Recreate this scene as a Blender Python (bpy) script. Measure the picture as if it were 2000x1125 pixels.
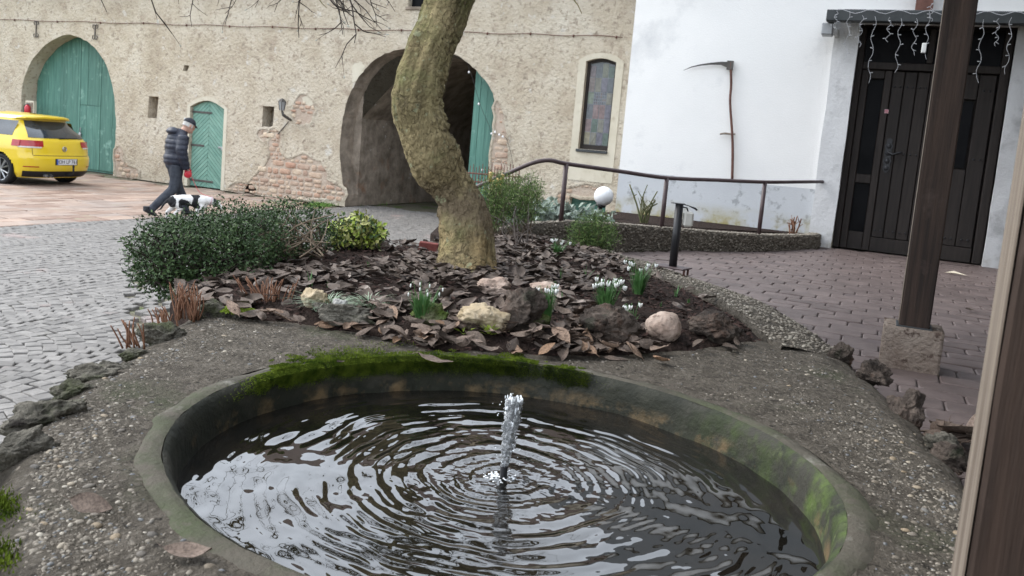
import bpy, bmesh, math, random
from mathutils import Vector, Matrix, noise
import numpy as np
sc = bpy.context.scene
for _o in list(bpy.data.objects): bpy.data.objects.remove(_o)
COL = sc.collection
R = math.radians
# ---------------------------------------------------------------- camera
F, CX, CY = 1618.0, 1000.0, 470.0            # photo pixels (2000 x 1125), cropped frame -> lens shift
CAMZ = 1.72
_d = Vector((-1200, 13830, 1618)).normalized()
_y = Vector((732, -125.78, 1618)); _y = (_y - _d * _y.dot(_d)).normalized()
_x = _d.cross(_y)
CAM = Vector((0, 0, CAMZ))
# camera axes in the world (right, down, forward)
cr = Vector((_x.x, _y.x, -_d.x)); cd = Vector((_x.y, _y.y, -_d.y)); cf = Vector((_x.z, _y.z, -_d.z))
cam = bpy.data.cameras.new('camera'); camo = bpy.data.objects.new('camera', cam); COL.objects.link(camo)
m = Matrix.Identity(4)
for i in range(3):
    m[i][0], m[i][1], m[i][2], m[i][3] = cr[i], -cd[i], -cf[i], CAM[i]
camo.matrix_world = m
cam.sensor_width = 36; cam.lens = F / 2000 * 36
cam.shift_y = (CY - 562.5) / 2000
cam.clip_start = 0.05; cam.clip_end = 1000
cam.dof.use_dof = True; cam.dof.focus_distance = 3.0; cam.dof.aperture_fstop = 9
sc.camera = camo
# ---------------------------------------------------------------- sky, sun, exposure
SUN_EL, SUN_AZ = R(45), R(262)               # azimuth: direction the light comes from, measured from +Y clockwise
w = bpy.data.worlds.new('World'); sc.world = w; w.use_nodes = True
nt = w.node_tree; bg = nt.nodes['Background']
sky = nt.nodes.new('ShaderNodeTexSky'); sky.sky_type = 'NISHITA'; sky.sun_disc = False
sky.sun_elevation = SUN_EL; sky.sun_rotation = SUN_AZ
sky.air_density = 1.0; sky.dust_density = 3.0; sky.ozone_density = 1.0
hs = nt.nodes.new('ShaderNodeHueSaturation'); hs.inputs['Saturation'].default_value = 0.32; hs.inputs['Value'].default_value = 1.0
nt.links.new(sky.outputs[0], hs.inputs['Color']); # overcast: an even veil of cloud over the clear-sky gradient
veil = nt.nodes.new('ShaderNodeMix'); veil.data_type = 'RGBA'; veil.inputs[0].default_value = .68; veil.inputs[7].default_value = (8.4, 9.2, 10.3, 1)
nt.links.new(hs.outputs[0], veil.inputs[6]); nt.links.new(veil.outputs[2], bg.inputs[0])
bg.inputs[1].default_value = 0.15
sl = bpy.data.lights.new('sun', 'SUN'); slo = bpy.data.objects.new('sun', sl); COL.objects.link(slo)
sl.energy = 1.0; sl.angle = R(28); sl.color = (1, .96, .9)
sd = Vector((math.sin(SUN_AZ) * math.cos(SUN_EL), math.cos(SUN_AZ) * math.cos(SUN_EL), math.sin(SUN_EL)))
slo.rotation_euler = sd.to_track_quat('Z', 'Y').to_euler()
sc.view_settings.view_transform = 'Standard'; sc.view_settings.look = 'None'
sc.view_settings.exposure = 1.16; sc.view_settings.gamma = 1
sc.cycles.max_bounces = 8; sc.cycles.use_denoising = True; sc.cycles.caustics_reflective = False; sc.cycles.caustics_refractive = False
# ---------------------------------------------------------------- layout helpers
def ray(px, py):
    return cr * (px - CX) + cd * (py - CY) + cf * F
def onz(px, py, z):
    r = ray(px, py); return CAM + r * ((z - CAMZ) / r.z)
def ony(px, py, y):
    r = ray(px, py); return CAM + r * (y / r.y)
def ond(px, py, d):
    return CAM + ray(px, py) * (d / F)
def proj(p):
    q = Vector(p) - CAM; z = q.dot(cf)
    return (CX + F * q.dot(cr) / z, CY + F * q.dot(cd) / z, z)
def inframe(p, mrg=40):
    u, v, z = proj(p); return z > .2 and -mrg < u < 2000 + mrg and -mrg < v < 1125 + mrg
def inpoly(x, y, poly):
    c = False; n = len(poly); j = n - 1
    for i in range(n):
        xi, yi = poly[i][0], poly[i][1]; xj, yj = poly[j][0], poly[j][1]
        if (yi > y) != (yj > y) and x < (xj - xi) * (y - yi) / (yj - yi) + xi: c = not c
        j = i
    return c
def fbm(p, o=4): return noise.fractal(Vector(p), 1.0, 2.0, o)
# ---------------------------------------------------------------- materials
MATS = {}
def _ramp(nt, stops):
    r = nt.nodes.new('ShaderNodeValToRGB'); e = r.color_ramp.elements
    while len(e) > 1: e.remove(e[-1])
    e[0].position = stops[0][0]; e[0].color = (*stops[0][1], 1)
    for p, c in stops[1:]:
        k = e.new(p); k.color = (*c, 1)
    return r
def _noise(nt, co, scale, detail=6, rough=.6, dist=0.):
    n = nt.nodes.new('ShaderNodeTexNoise'); n.inputs['Scale'].default_value = scale; n.inputs['Detail'].default_value = detail
    n.inputs['Roughness'].default_value = rough; n.inputs['Distortion'].default_value = dist
    nt.links.new(co, n.inputs['Vector']); return n
ALB = .84                                    # scales every base colour down to balance the raised exposure
def mat(name, stops, scale=6, rough=.8, bump=.3, bscale=40, bdist=.01, spec=.3, rand=0., metal=0., stretch=None, layers=(), ior=None, trans=0, emit=None, coat=0, randramp=None, rvar=.0, alpha=None):
    """stops: colour ramp over noise. layers: (ramp lo, hi, colour, scale, zmin, zmax) noise-masked stains."""
    stops = [(p, tuple(k*ALB for k in c)) for p, c in stops]; layers = [(l[0], l[1], tuple(k*ALB for k in l[2]))+tuple(l[3:]) for l in layers]
    m = bpy.data.materials.new(name); m.use_nodes = True; nt = m.node_tree; b = nt.nodes['Principled BSDF']; L = nt.links
    tc = nt.nodes.new('ShaderNodeTexCoord'); co = tc.outputs['Object']
    if rand or randramp:
        oi = nt.nodes.new('ShaderNodeObjectInfo')
        va = nt.nodes.new('ShaderNodeVectorMath'); va.operation = 'ADD'
        vs = nt.nodes.new('ShaderNodeVectorMath'); vs.operation = 'SCALE'; vs.inputs[0].default_value = (37, 51, 23)
        L.new(oi.outputs['Random'], vs.inputs['Scale']); L.new(co, va.inputs[0]); L.new(vs.outputs[0], va.inputs[1]); co = va.outputs[0]
    if stretch:
        mp = nt.nodes.new('ShaderNodeMapping'); mp.inputs['Scale'].default_value = stretch; L.new(co, mp.inputs['Vector']); co2 = mp.outputs[0]
    else: co2 = co
    n = _noise(nt, co2, scale); r = _ramp(nt, stops); L.new(n.outputs['Fac'], r.inputs[0]); c = r.outputs[0]
    if randramp:
        rr = _ramp(nt, randramp); L.new(oi.outputs['Random'], rr.inputs[0])
        mx = nt.nodes.new('ShaderNodeMix'); mx.data_type = 'RGBA'; mx.blend_type = 'MULTIPLY'; mx.inputs[0].default_value = 1
        L.new(c, mx.inputs[6]); L.new(rr.outputs[0], mx.inputs[7]); c = mx.outputs[2]
    if rand:
        mr = nt.nodes.new('ShaderNodeMapRange'); mr.inputs[3].default_value = 1 - rand; mr.inputs[4].default_value = 1 + rand
        L.new(oi.outputs['Random'], mr.inputs[0])
        hv = nt.nodes.new('ShaderNodeHueSaturation'); L.new(mr.outputs[0], hv.inputs['Value']); L.new(c, hv.inputs['Color']); c = hv.outputs[0]
    for ly in layers:
        lo, hi, colr, s = ly[:4]
        nn = _noise(nt, co, s, 8, .65); k = nt.nodes.new('ShaderNodeMapRange'); k.inputs[1].default_value = lo; k.inputs[2].default_value = hi
        L.new(nn.outputs['Fac'], k.inputs[0]); fac = k.outputs[0]
        if len(ly) > 4:
            sp = nt.nodes.new('ShaderNodeSeparateXYZ'); L.new(co, sp.inputs[0])
            kz = nt.nodes.new('ShaderNodeMapRange'); kz.inputs[1].default_value = ly[4]; kz.inputs[2].default_value = ly[5]
            L.new(sp.outputs[ly[6] if len(ly) > 6 else 2], kz.inputs[0])
            mu = nt.nodes.new('ShaderNodeMath'); mu.operation = 'MULTIPLY'; L.new(fac, mu.inputs[0]); L.new(kz.outputs[0], mu.inputs[1]); fac = mu.outputs[0]
        mx = nt.nodes.new('ShaderNodeMix'); mx.data_type = 'RGBA'; L.new(fac, mx.inputs[0]); L.new(c, mx.inputs[6]); mx.inputs[7].default_value = (*colr, 1); c = mx.outputs[2]
    L.new(c, b.inputs['Base Color'])
    b.inputs['Roughness'].default_value = rough; b.inputs['Metallic'].default_value = metal
    b.inputs['Specular IOR Level'].default_value = spec
    if rvar:
        k = nt.nodes.new('ShaderNodeMapRange'); k.inputs[3].default_value = rough - rvar; k.inputs[4].default_value = rough + rvar
        L.new(n.outputs['Fac'], k.inputs[0]); L.new(k.outputs[0], b.inputs['Roughness'])
    if ior: b.inputs['IOR'].default_value = ior
    if trans: b.inputs['Transmission Weight'].default_value = trans
    if coat: b.inputs['Coat Weight'].default_value = coat; b.inputs['Coat Roughness'].default_value = .05
    if emit: b.inputs['Emission Color'].default_value = (*emit[0], 1); b.inputs['Emission Strength'].default_value = emit[1]
    if bump:
        nb = _noise(nt, co2, bscale, 8, .62); bp = nt.nodes.new('ShaderNodeBump'); bp.inputs['Strength'].default_value = bump; bp.inputs['Distance'].default_value = bdist
        L.new(nb.outputs['Fac'], bp.inputs['Height']); L.new(bp.outputs[0], b.inputs['Normal'])
    MATS[name] = m; return m
def two(a, b, lo=.35, hi=.65): return [(lo, a), (hi, b)]

mat('plaster', [(.3, (.46, .385, .29)), (.45, (.57, .495, .385)), (.58, (.63, .56, .45)), (.72, (.68, .62, .515))], 1.1, .95, 1.0, 16, .06, .15,
    layers=((.56, .72, (.42, .34, .26), 2.6), (.54, .66, (.36, .30, .235), 9.), (.60, .68, (.66, .62, .55), 3.7), (.58, .70, (.46, .30, .22), 1.9, 1.1, .2), (.50, .62, (.27, .23, .19), .8, 3.9, 6.0)))
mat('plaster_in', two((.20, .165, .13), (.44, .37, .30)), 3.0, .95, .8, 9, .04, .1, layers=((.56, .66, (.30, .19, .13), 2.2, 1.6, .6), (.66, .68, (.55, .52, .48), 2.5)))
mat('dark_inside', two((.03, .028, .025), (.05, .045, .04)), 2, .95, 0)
mat('cream', two((.58, .53, .42), (.66, .61, .50)), 3, .9, .4, 30, .01, .2, layers=((.55, .7, (.48, .42, .32), 5),))
mat('mortar', two((.46, .36, .285), (.58, .49, .40)), 5, .95, .9, 25, .03, .1)
mat('rubble', two((.50, .39, .315), (.62, .54, .45)), 9, .95, .8, 30, .02, .1, randramp=[(0, (1.0, .75, .66)), (.35, (1.05, .98, .9)), (.7, (.75, .66, .62)), (1, (1.1, 1.1, 1.0))], rand=.15)
mat('white_render', two((.90, .89, .87), (.955, .94, .915)), 1.2, .9, .35, 60, .008, .2, layers=((.55, .75, (.66, .66, .66), 1.1), (.6, .72, (.52, .49, .36), 2.6, 1.25, .95)))
mat('grey_plinth', two((.57, .585, .605), (.65, .665, .68)), 1.5, .9, .35, 50, .008, .2, layers=((.55, .62, (.40, .41, .42), 6), (.42, .58, (.42, .36, .16), 3, 1.22, .98)))
mat('jamb_white', two((.68, .68, .68), (.77, .77, .77)), 2, .9, .5, 28, .012, .2, layers=((.55, .7, (.5, .5, .5), 3), (.5, .7, (.4, .38, .33), 4, 1.1, .85)))
mat('green_paint', two((.06, .165, .13), (.11, .25, .20)), 3, .6, .35, 30, .006, .35, stretch=(6, 6, .5), rand=.12, layers=((.58, .68, (.19, .35, .29), 3.5), (.66, .72, (.22, .20, .15), 9)))
mat('green_door', two((.15, .30, .245), (.22, .38, .31)), 4, .65, .3, 30, .006, .3, rand=.08, layers=((.6, .7, (.20, .40, .33), 6),))
mat('dark_wood', two((.017, .0125, .0105), (.032, .024, .02)), 5, .65, .35, 30, .005, .35, stretch=(8, 8, .6), rand=.15)
mat('post_wood', two((.018, .011, .008), (.056, .034, .024)), 3, .75, .6, 18, .006, .3, stretch=(9, 9, .45), layers=((.58, .7, (.055, .036, .028), 9),))
mat('weathered_and_lit_wood', two((.13, .10, .078), (.31, .26, .21)), 4, .8, .7, 25, .006, .2, stretch=(10, 10, .4))  # weathered wood of the grip; on the posts, daylight painted onto the left side
mat('black_metal', two((.012, .012, .014), (.022, .022, .025)), 8, .45, .15, 60, .003, .5)
mat('rail_metal', two((.055, .032, .034), (.085, .055, .055)), 12, .5, .2, 60, .003, .5)
mat('rust', two((.10, .045, .035), (.17, .08, .06)), 10, .75, .4, 60, .004, .3)
mat('iron', two((.05, .047, .045), (.10, .09, .08)), 12, .6, .4, 60, .004, .4)
mat('grey_metal', two((.30, .31, .32), (.38, .39, .40)), 8, .4, .1, 60, .003, .5, metal=.3)
mat('glass_dark', two((.006, .006, .007), (.012, .012, .013)), 3, .25, 0, spec=.04)
mat('lead', two((.20, .22, .24), (.28, .30, .32)), 20, .5, .1)
for i, c in enumerate([(.16, .10, .11), (.07, .10, .12), (.15, .17, .08), (.05, .13, .08), (.20, .13, .10), (.17, .16, .09), (.11, .10, .16), (.16, .24, .13), (.24, .11, .10), (.30, .24, .09), (.10, .13, .16)]):
    g_ = sum(c)/3; c = tuple(.45*k+.55*g_ for k in c); mat('stain%d' % i, two(tuple(k * .75 for k in c), tuple(k * 1.3 for k in c)), 14, .18, .5, 25, .006, .6)
mat('globe', two((.86, .87, .88), (.9, .9, .9)), 3, .3, 0, spec=.4)
mat('grout', two((.13, .118, .088), (.20, .185, .14)), 20, .95, .8, 60, .01, .1, layers=((.52, .62, (.10, .14, .045), 2.2),))
mat('sett', two((.16, .15, .14), (.245, .23, .214)), 9, .65, .7, 45, .006, .25, rand=.18, layers=((.60, .7, (.30, .24, .22), 1.2), (.60, .70, (.16, .15, .13), 14)))
mat('slab', two((.30, .215, .172), (.40, .31, .26)), 3, .65, .6, 30, .01, .25, randramp=[(0, (.82, .74, .70)), (.3, (1, .98, .95)), (.6, (.84, .90, .94)), (1, (1.05, 1.02, .98))], rand=.10, layers=((.6, .72, (.32, .31, .20), 2.0),))
mat('paver', two((.105, .078, .072), (.165, .127, .117)), 7, .55, .5, 50, .005, .4, rand=.14, layers=((.52, .68, (.14, .16, .085), .9, -.5, -1.6, 0), (.60, .72, (.10, .075, .08), 3)))
mat('paver_joint', two((.045, .04, .035), (.08, .07, .06)), 20, .95, .6, 60, .01, .1, layers=((.45, .6, (.12, .17, .04), 1.5, -.4, -1.5, 0),))
mat('concrete', [(.25, (.075, .063, .049)), (.5, (.155, .133, .106)), (.75, (.24, .208, .17))], 14, .9, 1.0, 60, .06, .2, layers=((.56, .72, (.105, .112, .066), 2.4), (.6, .75, (.10, .082, .066), 1.6), (.56, .62, (.26, .23, .19), 48), (.58, .66, (.05, .042, .034), 33)))
mat('rim', [(.3, (.055, .050, .039)), (.55, (.10, .09, .071)), (.75, (.155, .14, .112))], 7, .85, .7, 70, .008, .2, layers=((.46, .66, (.072, .082, .045), 3.2), (.5, .62, (.10, .088, .07), 14), (.58, .7, (.22, .21, .18), 9)))
mat('basin_wall', two((.010, .012, .007), (.026, .027, .017)), 8, .7, .8, 40, .01, .3, layers=((.42, .64, (.085, .125, .03), 7, -.50, -.05, 0), (.54, .64, (.105, .13, .05), 17, -.35, -.05, 0), (.5, .62, (.04, .038, .028), 6), (.50, .64, (.16, .11, .055), 9, .945, .915)))
mat('pebble', two((.20, .175, .145), (.32, .29, .245)), 20, .7, .4, 70, .003, .3, randramp=[(0, (.55, .56, .6)), (.3, (.95, .9, .85)), (.5, (.62, .66, .72)), (.7, (1.0, .85, .65)), (1, (1.2, 1.18, 1.12))], rand=.2)
mat('block', two((.24, .185, .15), (.35, .29, .24)), 9, .95, 1.0, 45, .03, .1, layers=((.56, .62, (.12, .085, .07), 22),))
mat('rock_grey', two((.085, .078, .062), (.31, .285, .235)), 13, .9, 1.0, 38, .06, .2, rand=.15, layers=((.52, .66, (.11, .125, .06), 6), (.6, .7, (.06, .05, .045), 9)))
mat('rock_brown', two((.058, .045, .037), (.21, .165, .135)), 13, .85, 1.0, 38, .06, .25, rand=.15, layers=((.55, .7, (.20, .12, .085), 8), (.58, .7, (.05, .06, .035), 6)))
mat('rock_pale', two((.42, .31, .25), (.55, .45, .38)), 8, .9, .8, 50, .01, .2, rand=.08, layers=((.52, .68, (.30, .22, .17), 14), (.56, .64, (.22, .16, .13), 31)))
mat('rock_tan', two((.40, .31, .19), (.55, .46, .33)), 9, .9, 1.0, 30, .015, .2, layers=((.55, .68, (.22, .16, .09), 11),))
mat('rock_moss', two((.10, .15, .03), (.17, .17, .10)), 9, .95, 1.0, 60, .02, .1)
mat('rock_white', two((.36, .35, .33), (.52, .51, .48)), 14, .9, .8, 50, .01, .2)
mat('brick_red', two((.17, .05, .045), (.26, .085, .07)), 12, .9, .6, 60, .006, .2)
mat('soil', two((.022, .015, .012), (.055, .038, .032)), 25, .95, 1.0, 60, .03, .1)
mat('bark_chip', two((.035, .022, .018), (.09, .055, .047)), 30, .9, .5, 60, .01, .1)
mat('bark', [(.3, (.135, .108, .060)), (.5, (.29, .232, .126)), (.68, (.44, .36, .20))], 6, .9, .9, 60, .025, .12, stretch=(1, 1, .55),
    layers=((.42, .60, (.42, .30, .15), 3.0, 1.55, 1.05), (.55, .70, (.22, .215, .10), 3.2), (.50, .62, (.20, .155, .10), 1.7, 2.4, 1.6), (.42, .60, (.17, .17, .07), 2.4, 1.7, 2.4), (.60, .66, (.33, .33, .20), 16), (.58, .66, (.13, .10, .06), 55), (.60, .72, (.10, .078, .05), 9)))
mat('hedge_stem', two((.13, .095, .065), (.24, .185, .13)), 30, .85, .3, 60)
def bark_cracks():
    nt = MATS['bark'].node_tree; L = nt.links; b = nt.nodes['Principled BSDF']
    tc = nt.nodes.new('ShaderNodeTexCoord'); n = _noise(nt, tc.outputs['Object'], 9, 4, .6); ad = nt.nodes.new('ShaderNodeMix'); ad.data_type = 'RGBA'; ad.inputs[0].default_value = .10
    L.new(tc.outputs['Object'], ad.inputs[6]); L.new(n.outputs['Color'], ad.inputs[7])
    mp = nt.nodes.new('ShaderNodeMapping'); mp.inputs['Scale'].default_value = (1, 1, .42); L.new(ad.outputs[2], mp.inputs['Vector'])
    v = nt.nodes.new('ShaderNodeTexVoronoi'); v.feature = 'DISTANCE_TO_EDGE'; v.inputs['Scale'].default_value = 34; L.new(mp.outputs[0], v.inputs['Vector'])
    k = nt.nodes.new('ShaderNodeMapRange'); k.inputs[1].default_value = .0; k.inputs[2].default_value = .10; k.inputs[3].default_value = .62; k.inputs[4].default_value = 0; L.new(v.outputs['Distance'], k.inputs[0])
    pn = _noise(nt, tc.outputs['Object'], 5, 4, .6); pk = nt.nodes.new('ShaderNodeMapRange'); pk.inputs[1].default_value = .40; pk.inputs[2].default_value = .62; L.new(pn.outputs['Fac'], pk.inputs[0])
    mu = nt.nodes.new('ShaderNodeMath'); mu.operation = 'MULTIPLY'; L.new(k.outputs[0], mu.inputs[0]); L.new(pk.outputs[0], mu.inputs[1])
    src = b.inputs['Base Color'].links[0].from_socket; mx = nt.nodes.new('ShaderNodeMix'); mx.data_type = 'RGBA'; L.new(mu.outputs[0], mx.inputs[0]); L.new(src, mx.inputs[6]); mx.inputs[7].default_value = (.05, .038, .022, 1); L.new(mx.outputs[2], b.inputs['Base Color'])
    bp0 = b.inputs['Normal'].links[0].from_socket; bp = nt.nodes.new('ShaderNodeBump'); bp.inputs['Strength'].default_value = .7; bp.inputs['Distance'].default_value = .012; bp.invert = True; L.new(mu.outputs[0], bp.inputs['Height']); L.new(bp0, bp.inputs['Normal']); L.new(bp.outputs[0], b.inputs['Normal'])
bark_cracks()
mat('twig', two((.035, .027, .022), (.075, .058, .05)), 30, .85, .3, 60)
mat('bud', two((.40, .40, .34), (.55, .55, .48)), 30, .8, 0)
mat('dead_leaf', two((.085, .063, .050), (.20, .155, .126)), 14, .68, .6, 40, .004, .3, randramp=[(0, (.45, .42, .40)), (.3, (.9, .86, .82)), (.6, (1.1, 1.06, 1.04)), (.85, (1.5, 1.45, 1.42)), (1, (1.25, .98, .72))], rand=.25)
mat('privet', two((.022, .046, .016), (.052, .092, .032)), 12, .6, 0, spec=.22)
mat('privet2', two((.042, .082, .026), (.095, .15, .052)), 12, .55, 0, spec=.25)
mat('variegated', two((.22, .26, .05), (.50, .48, .18)), 25, .45, 0, spec=.4)
mat('feathery', two((.13, .21, .06), (.26, .36, .12)), 16, .6, 0, spec=.3)
mat('silver_leaf', two((.27, .34, .28), (.46, .52, .46)), 16, .7, 0, spec=.2)
mat('snow_leaf', two((.045, .13, .035), (.11, .235, .07)), 25, .4, 0, spec=.45)
mat('sedge', two((.16, .24, .14), (.36, .44, .32)), 16, .55, 0, spec=.3)
mat('lime_leaf', two((.30, .42, .05), (.45, .55, .10)), 16, .5, 0, spec=.3)
mat('petal', two((.80, .82, .78), (.85, .86, .83)), 16, .6, 0, spec=.2)
mat('moss', two((.045, .078, .010), (.185, .245, .032)), 22, .95, 0, spec=.05)
mat('grass', two((.10, .20, .04), (.18, .32, .07)), 22, .7, 0, spec=.2)
mat('dry_stem', two((.16, .075, .045), (.30, .16, .10)), 22, .8, 0, spec=.2)
mat('rose_stem', two((.10, .13, .05), (.17, .15, .08)), 22, .7, 0, spec=.2)
mat('car_paint', two((.74, .53, .02), (.76, .55, .02), .4, .6), 1, .28, 0, spec=.5, coat=.6)
mat('car_black', two((.012, .012, .013), (.018, .018, .019)), 5, .5, .1, 60, .002)
mat('car_glass', two((.02, .025, .03), (.04, .05, .06)), 3, .04, 0, spec=.9)
mat('tyre', two((.012, .012, .012), (.02, .02, .02)), 15, .8, .2, 60, .003)
mat('rim_alloy', two((.45, .46, .47), (.5, .51, .52)), 5, .3, 0, metal=.8)
mat('tail_red', two((.30, .010, .015), (.40, .018, .024)), 8, .15, 0, spec=.6)
mat('tail_clear', two((.6, .52, .5), (.7, .64, .62)), 8, .15, 0, spec=.6)
mat('plate_white', two((.75, .76, .78), (.8, .8, .82)), 5, .4, 0)
mat('plate_blue', two((.06, .13, .45), (.07, .15, .5)), 5, .4, 0)
mat('chrome', two((.55, .56, .58), (.6, .61, .63)), 5, .2, 0, metal=.9)
mat('plate_ink', two((.02, .02, .03), (.02, .02, .03)), 5, .5, 0)
mat('jacket', two((.010, .013, .026), (.02, .024, .042)), 12, .5, .3, 40, .006, .4)
mat('trousers', two((.035, .04, .052), (.06, .066, .08)), 14, .85, .3, 50, .006, .2)
mat('shoe', two((.02, .021, .025), (.04, .042, .048)), 14, .7, .2)
mat('skin', two((.48, .28, .21), (.56, .34, .26)), 14, .55, 0)
mat('hair_grey', two((.45, .43, .40), (.6, .58, .55)), 60, .8, .3, 90, .004)
mat('cap', two((.02, .022, .03), (.035, .037, .046)), 20, .8, .2, 80, .002)
mat('red_plastic', two((.50, .02, .035), (.58, .03, .05)), 8, .35, 0, spec=.5)
mat('dog_white', two((.72, .70, .68), (.82, .80, .78)), 18, .9, .5, 60, .006, .1)
mat('dog_black', two((.012, .012, .014), (.03, .03, .033)), 18, .8, .5, 60, .006, .2)
mat('white_plastic', two((.70, .70, .68), (.78, .78, .76)), 8, .5, 0)
mat('cream_plastic', two((.60, .58, .52), (.66, .64, .58)), 8, .5, 0)
mat('wire_white', two((.42, .43, .45), (.5, .5, .52)), 8, .4, 0)
mat('slate_board', two((.028, .034, .036), (.05, .055, .058)), 5, .5, .3, 40, .004, .4)
mat('terracotta', two((.065, .045, .036), (.11, .075, .06)), 4, .85, .5, 30, .01, .2, rand=.12)
mat('under_roof', two((.05, .038, .03), (.085, .065, .05)), 4, .8, .4, 30, .006, .2, stretch=(1, 8, 1))
mat('amber', two((.55, .36, .12), (.65, .48, .20)), 8, .3, 0)
mat('paper', two((.62, .55, .42), (.7, .64, .52)), 8, .8, 0)
mat('pink_sign', two((.62, .40, .45), (.68, .46, .5)), 5, .5, 0)
mat('water_jet', two((1.1, 1.13, 1.16), (1.1, 1.13, 1.16)), 5, .02, 0, trans=.80, ior=1.33)
mat('foam', two((1.0, 1.04, 1.08), (1.06, 1.09, 1.1)), 20, .2, 0, spec=.6)
# water: dark pool, mirror surface
mw = mat('water', two((.006, .006, .005), (.016, .013, .010)), 6, .012, 0, spec=.5, ior=1.9)
# ---------------------------------------------------------------- mesh builder
class MB:
    def __init__(s): s.v = []; s.f = []
    def quad(s, a, b, c, d):
        i = len(s.v); s.v += [tuple(a), tuple(b), tuple(c), tuple(d)]; s.f.append((i, i+1, i+2, i+3))
    def tri(s, a, b, c):
        i = len(s.v); s.v += [tuple(a), tuple(b), tuple(c)]; s.f.append((i, i+1, i+2))
    def poly(s, pts):
        i = len(s.v); s.v += [tuple(p) for p in pts]; s.f.append(tuple(range(i, i+len(pts))))
    def grid(s, rows, closed_u=False, closed_v=False):
        i = len(s.v); nr = len(rows); nc = len(rows[0])
        for r in rows: s.v += [tuple(p) for p in r]
        for a in range(nr if closed_v else nr-1):
            for b in range(nc if closed_u else nc-1):
                a2 = (a+1) % nr; b2 = (b+1) % nc
                s.f.append((i+a*nc+b, i+a*nc+b2, i+a2*nc+b2, i+a2*nc+b))
    def box(s, x0, y0, z0, x1, y1, z1, b=0.0):
        if b <= 0:
            p = [(x0,y0,z0),(x1,y0,z0),(x1,y1,z0),(x0,y1,z0),(x0,y0,z1),(x1,y0,z1),(x1,y1,z1),(x0,y1,z1)]
            i = len(s.v); s.v += p
            for q in ((0,3,2,1),(4,5,6,7),(0,1,5,4),(1,2,6,5),(2,3,7,6),(3,0,4,7)): s.f.append(tuple(i+k for k in q))
            return
        bm = bmesh.new(); bmesh.ops.create_cube(bm, size=1)
        bmesh.ops.scale(bm, vec=(x1-x0, y1-y0, z1-z0), verts=bm.verts)
        bmesh.ops.translate(bm, vec=((x0+x1)/2, (y0+y1)/2, (z0+z1)/2), verts=bm.verts)
        bmesh.ops.bevel(bm, geom=bm.edges[:], offset=b, segments=1, affect='EDGES')
        s.bm(bm)
    def bm(s, bm, mtx=None):
        bm.verts.ensure_lookup_table(); bm.verts.index_update(); i = len(s.v)
        for v in bm.verts: s.v.append(tuple(mtx @ v.co) if mtx else tuple(v.co))
        for f in bm.faces: s.f.append(tuple(i+v.index for v in f.verts))
        bm.free()
    def tube(s, path, rad, n=8, cap=True, sq=1.0, upv=None):
        path = [Vector(p) for p in path]; k = len(path)
        if not hasattr(rad, '__len__'): rad = [rad]*k
        up = Vector(upv) if upv else Vector((0.13, 0.21, 1)).normalized(); rows = []; prev = None
        for i, p in enumerate(path):
            t = (path[min(i+1, k-1)] - path[max(i-1, 0)])
            if t.length < 1e-9: t = Vector((0, 0, 1))
            t.normalize()
            if prev is None:
                a = t.cross(up)
                if a.length < .05: a = t.cross(Vector((1, 0, 0)))
            else: a = prev - t * prev.dot(t)
            a.normalize(); prev = a; b = t.cross(a)
            rows.append([p + (a*math.cos(j*2*math.pi/n) + b*math.sin(j*2*math.pi/n)*sq)*rad[i] for j in range(n)])
        i0 = len(s.v); s.grid(rows, closed_u=True)
        if cap:
            s.f.append(tuple(range(i0+n-1, i0-1, -1))); s.f.append(tuple(i0+(k-1)*n+j for j in range(n)))
    def ell(s, c, r, nu=12, nv=8, rot=None):
        c = Vector(c); rows = []
        for j in range(nv+1):
            ph = math.pi*j/nv; row = []
            for i in range(nu):
                th = 2*math.pi*i/nu
                p = Vector((r[0]*math.sin(ph)*math.cos(th), r[1]*math.sin(ph)*math.sin(th), -r[2]*math.cos(ph)))
                if rot: p = rot @ p
                row.append(c+p)
            rows.append(row)
        s.grid(rows, closed_u=True)
    def prism(s, pts, off):
        """closed polygon pts extruded by vector off"""
        off = Vector(off); n = len(pts); i = len(s.v)
        s.v += [tuple(p) for p in pts] + [tuple(Vector(p)+off) for p in pts]
        s.f.append(tuple(range(i, i+n))); s.f.append(tuple(range(i+2*n-1, i+n-1, -1)))
        for k in range(n): s.f.append((i+k, i+n+k, i+n+(k+1) % n, i+(k+1) % n))
    def mesh(s, name):
        me = bpy.data.meshes.new(name); me.from_pydata(s.v, [], s.f); me.update(); return me
    def build(s, name, m, parent=None, smooth=False, fix=False):
        me = s.mesh(name)
        if fix:
            b = bmesh.new(); b.from_mesh(me); bmesh.ops.remove_doubles(b, verts=b.verts, dist=1e-5); bmesh.ops.recalc_face_normals(b, faces=b.faces); b.to_mesh(me); b.free()
        return place(name, me, m, parent, smooth)
def place(name, me, m, parent=None, smooth=False):
    if m is not None and len(me.materials) == 0: me.materials.append(MATS[m] if isinstance(m, str) else m)
    if smooth: me.polygons.foreach_set('use_smooth', [True]*len(me.polygons))
    o = bpy.data.objects.new(name, me); COL.objects.link(o)
    if parent:
        o.parent = parent
        if parent.type == 'EMPTY': o.location = -parent.location
    return o
def tag(o, label=None, cat=None, group=None, kind=None):
    if label: o['label'] = label
    if cat: o['category'] = cat
    if group: o['group'] = group
    if kind: o['kind'] = kind
    return o
def thing(name, loc, label, cat, group=None):
    o = bpy.data.objects.new(name, None); COL.objects.link(o); o.location = loc; o.empty_display_size = .1
    return tag(o, label, cat, group)
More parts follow.
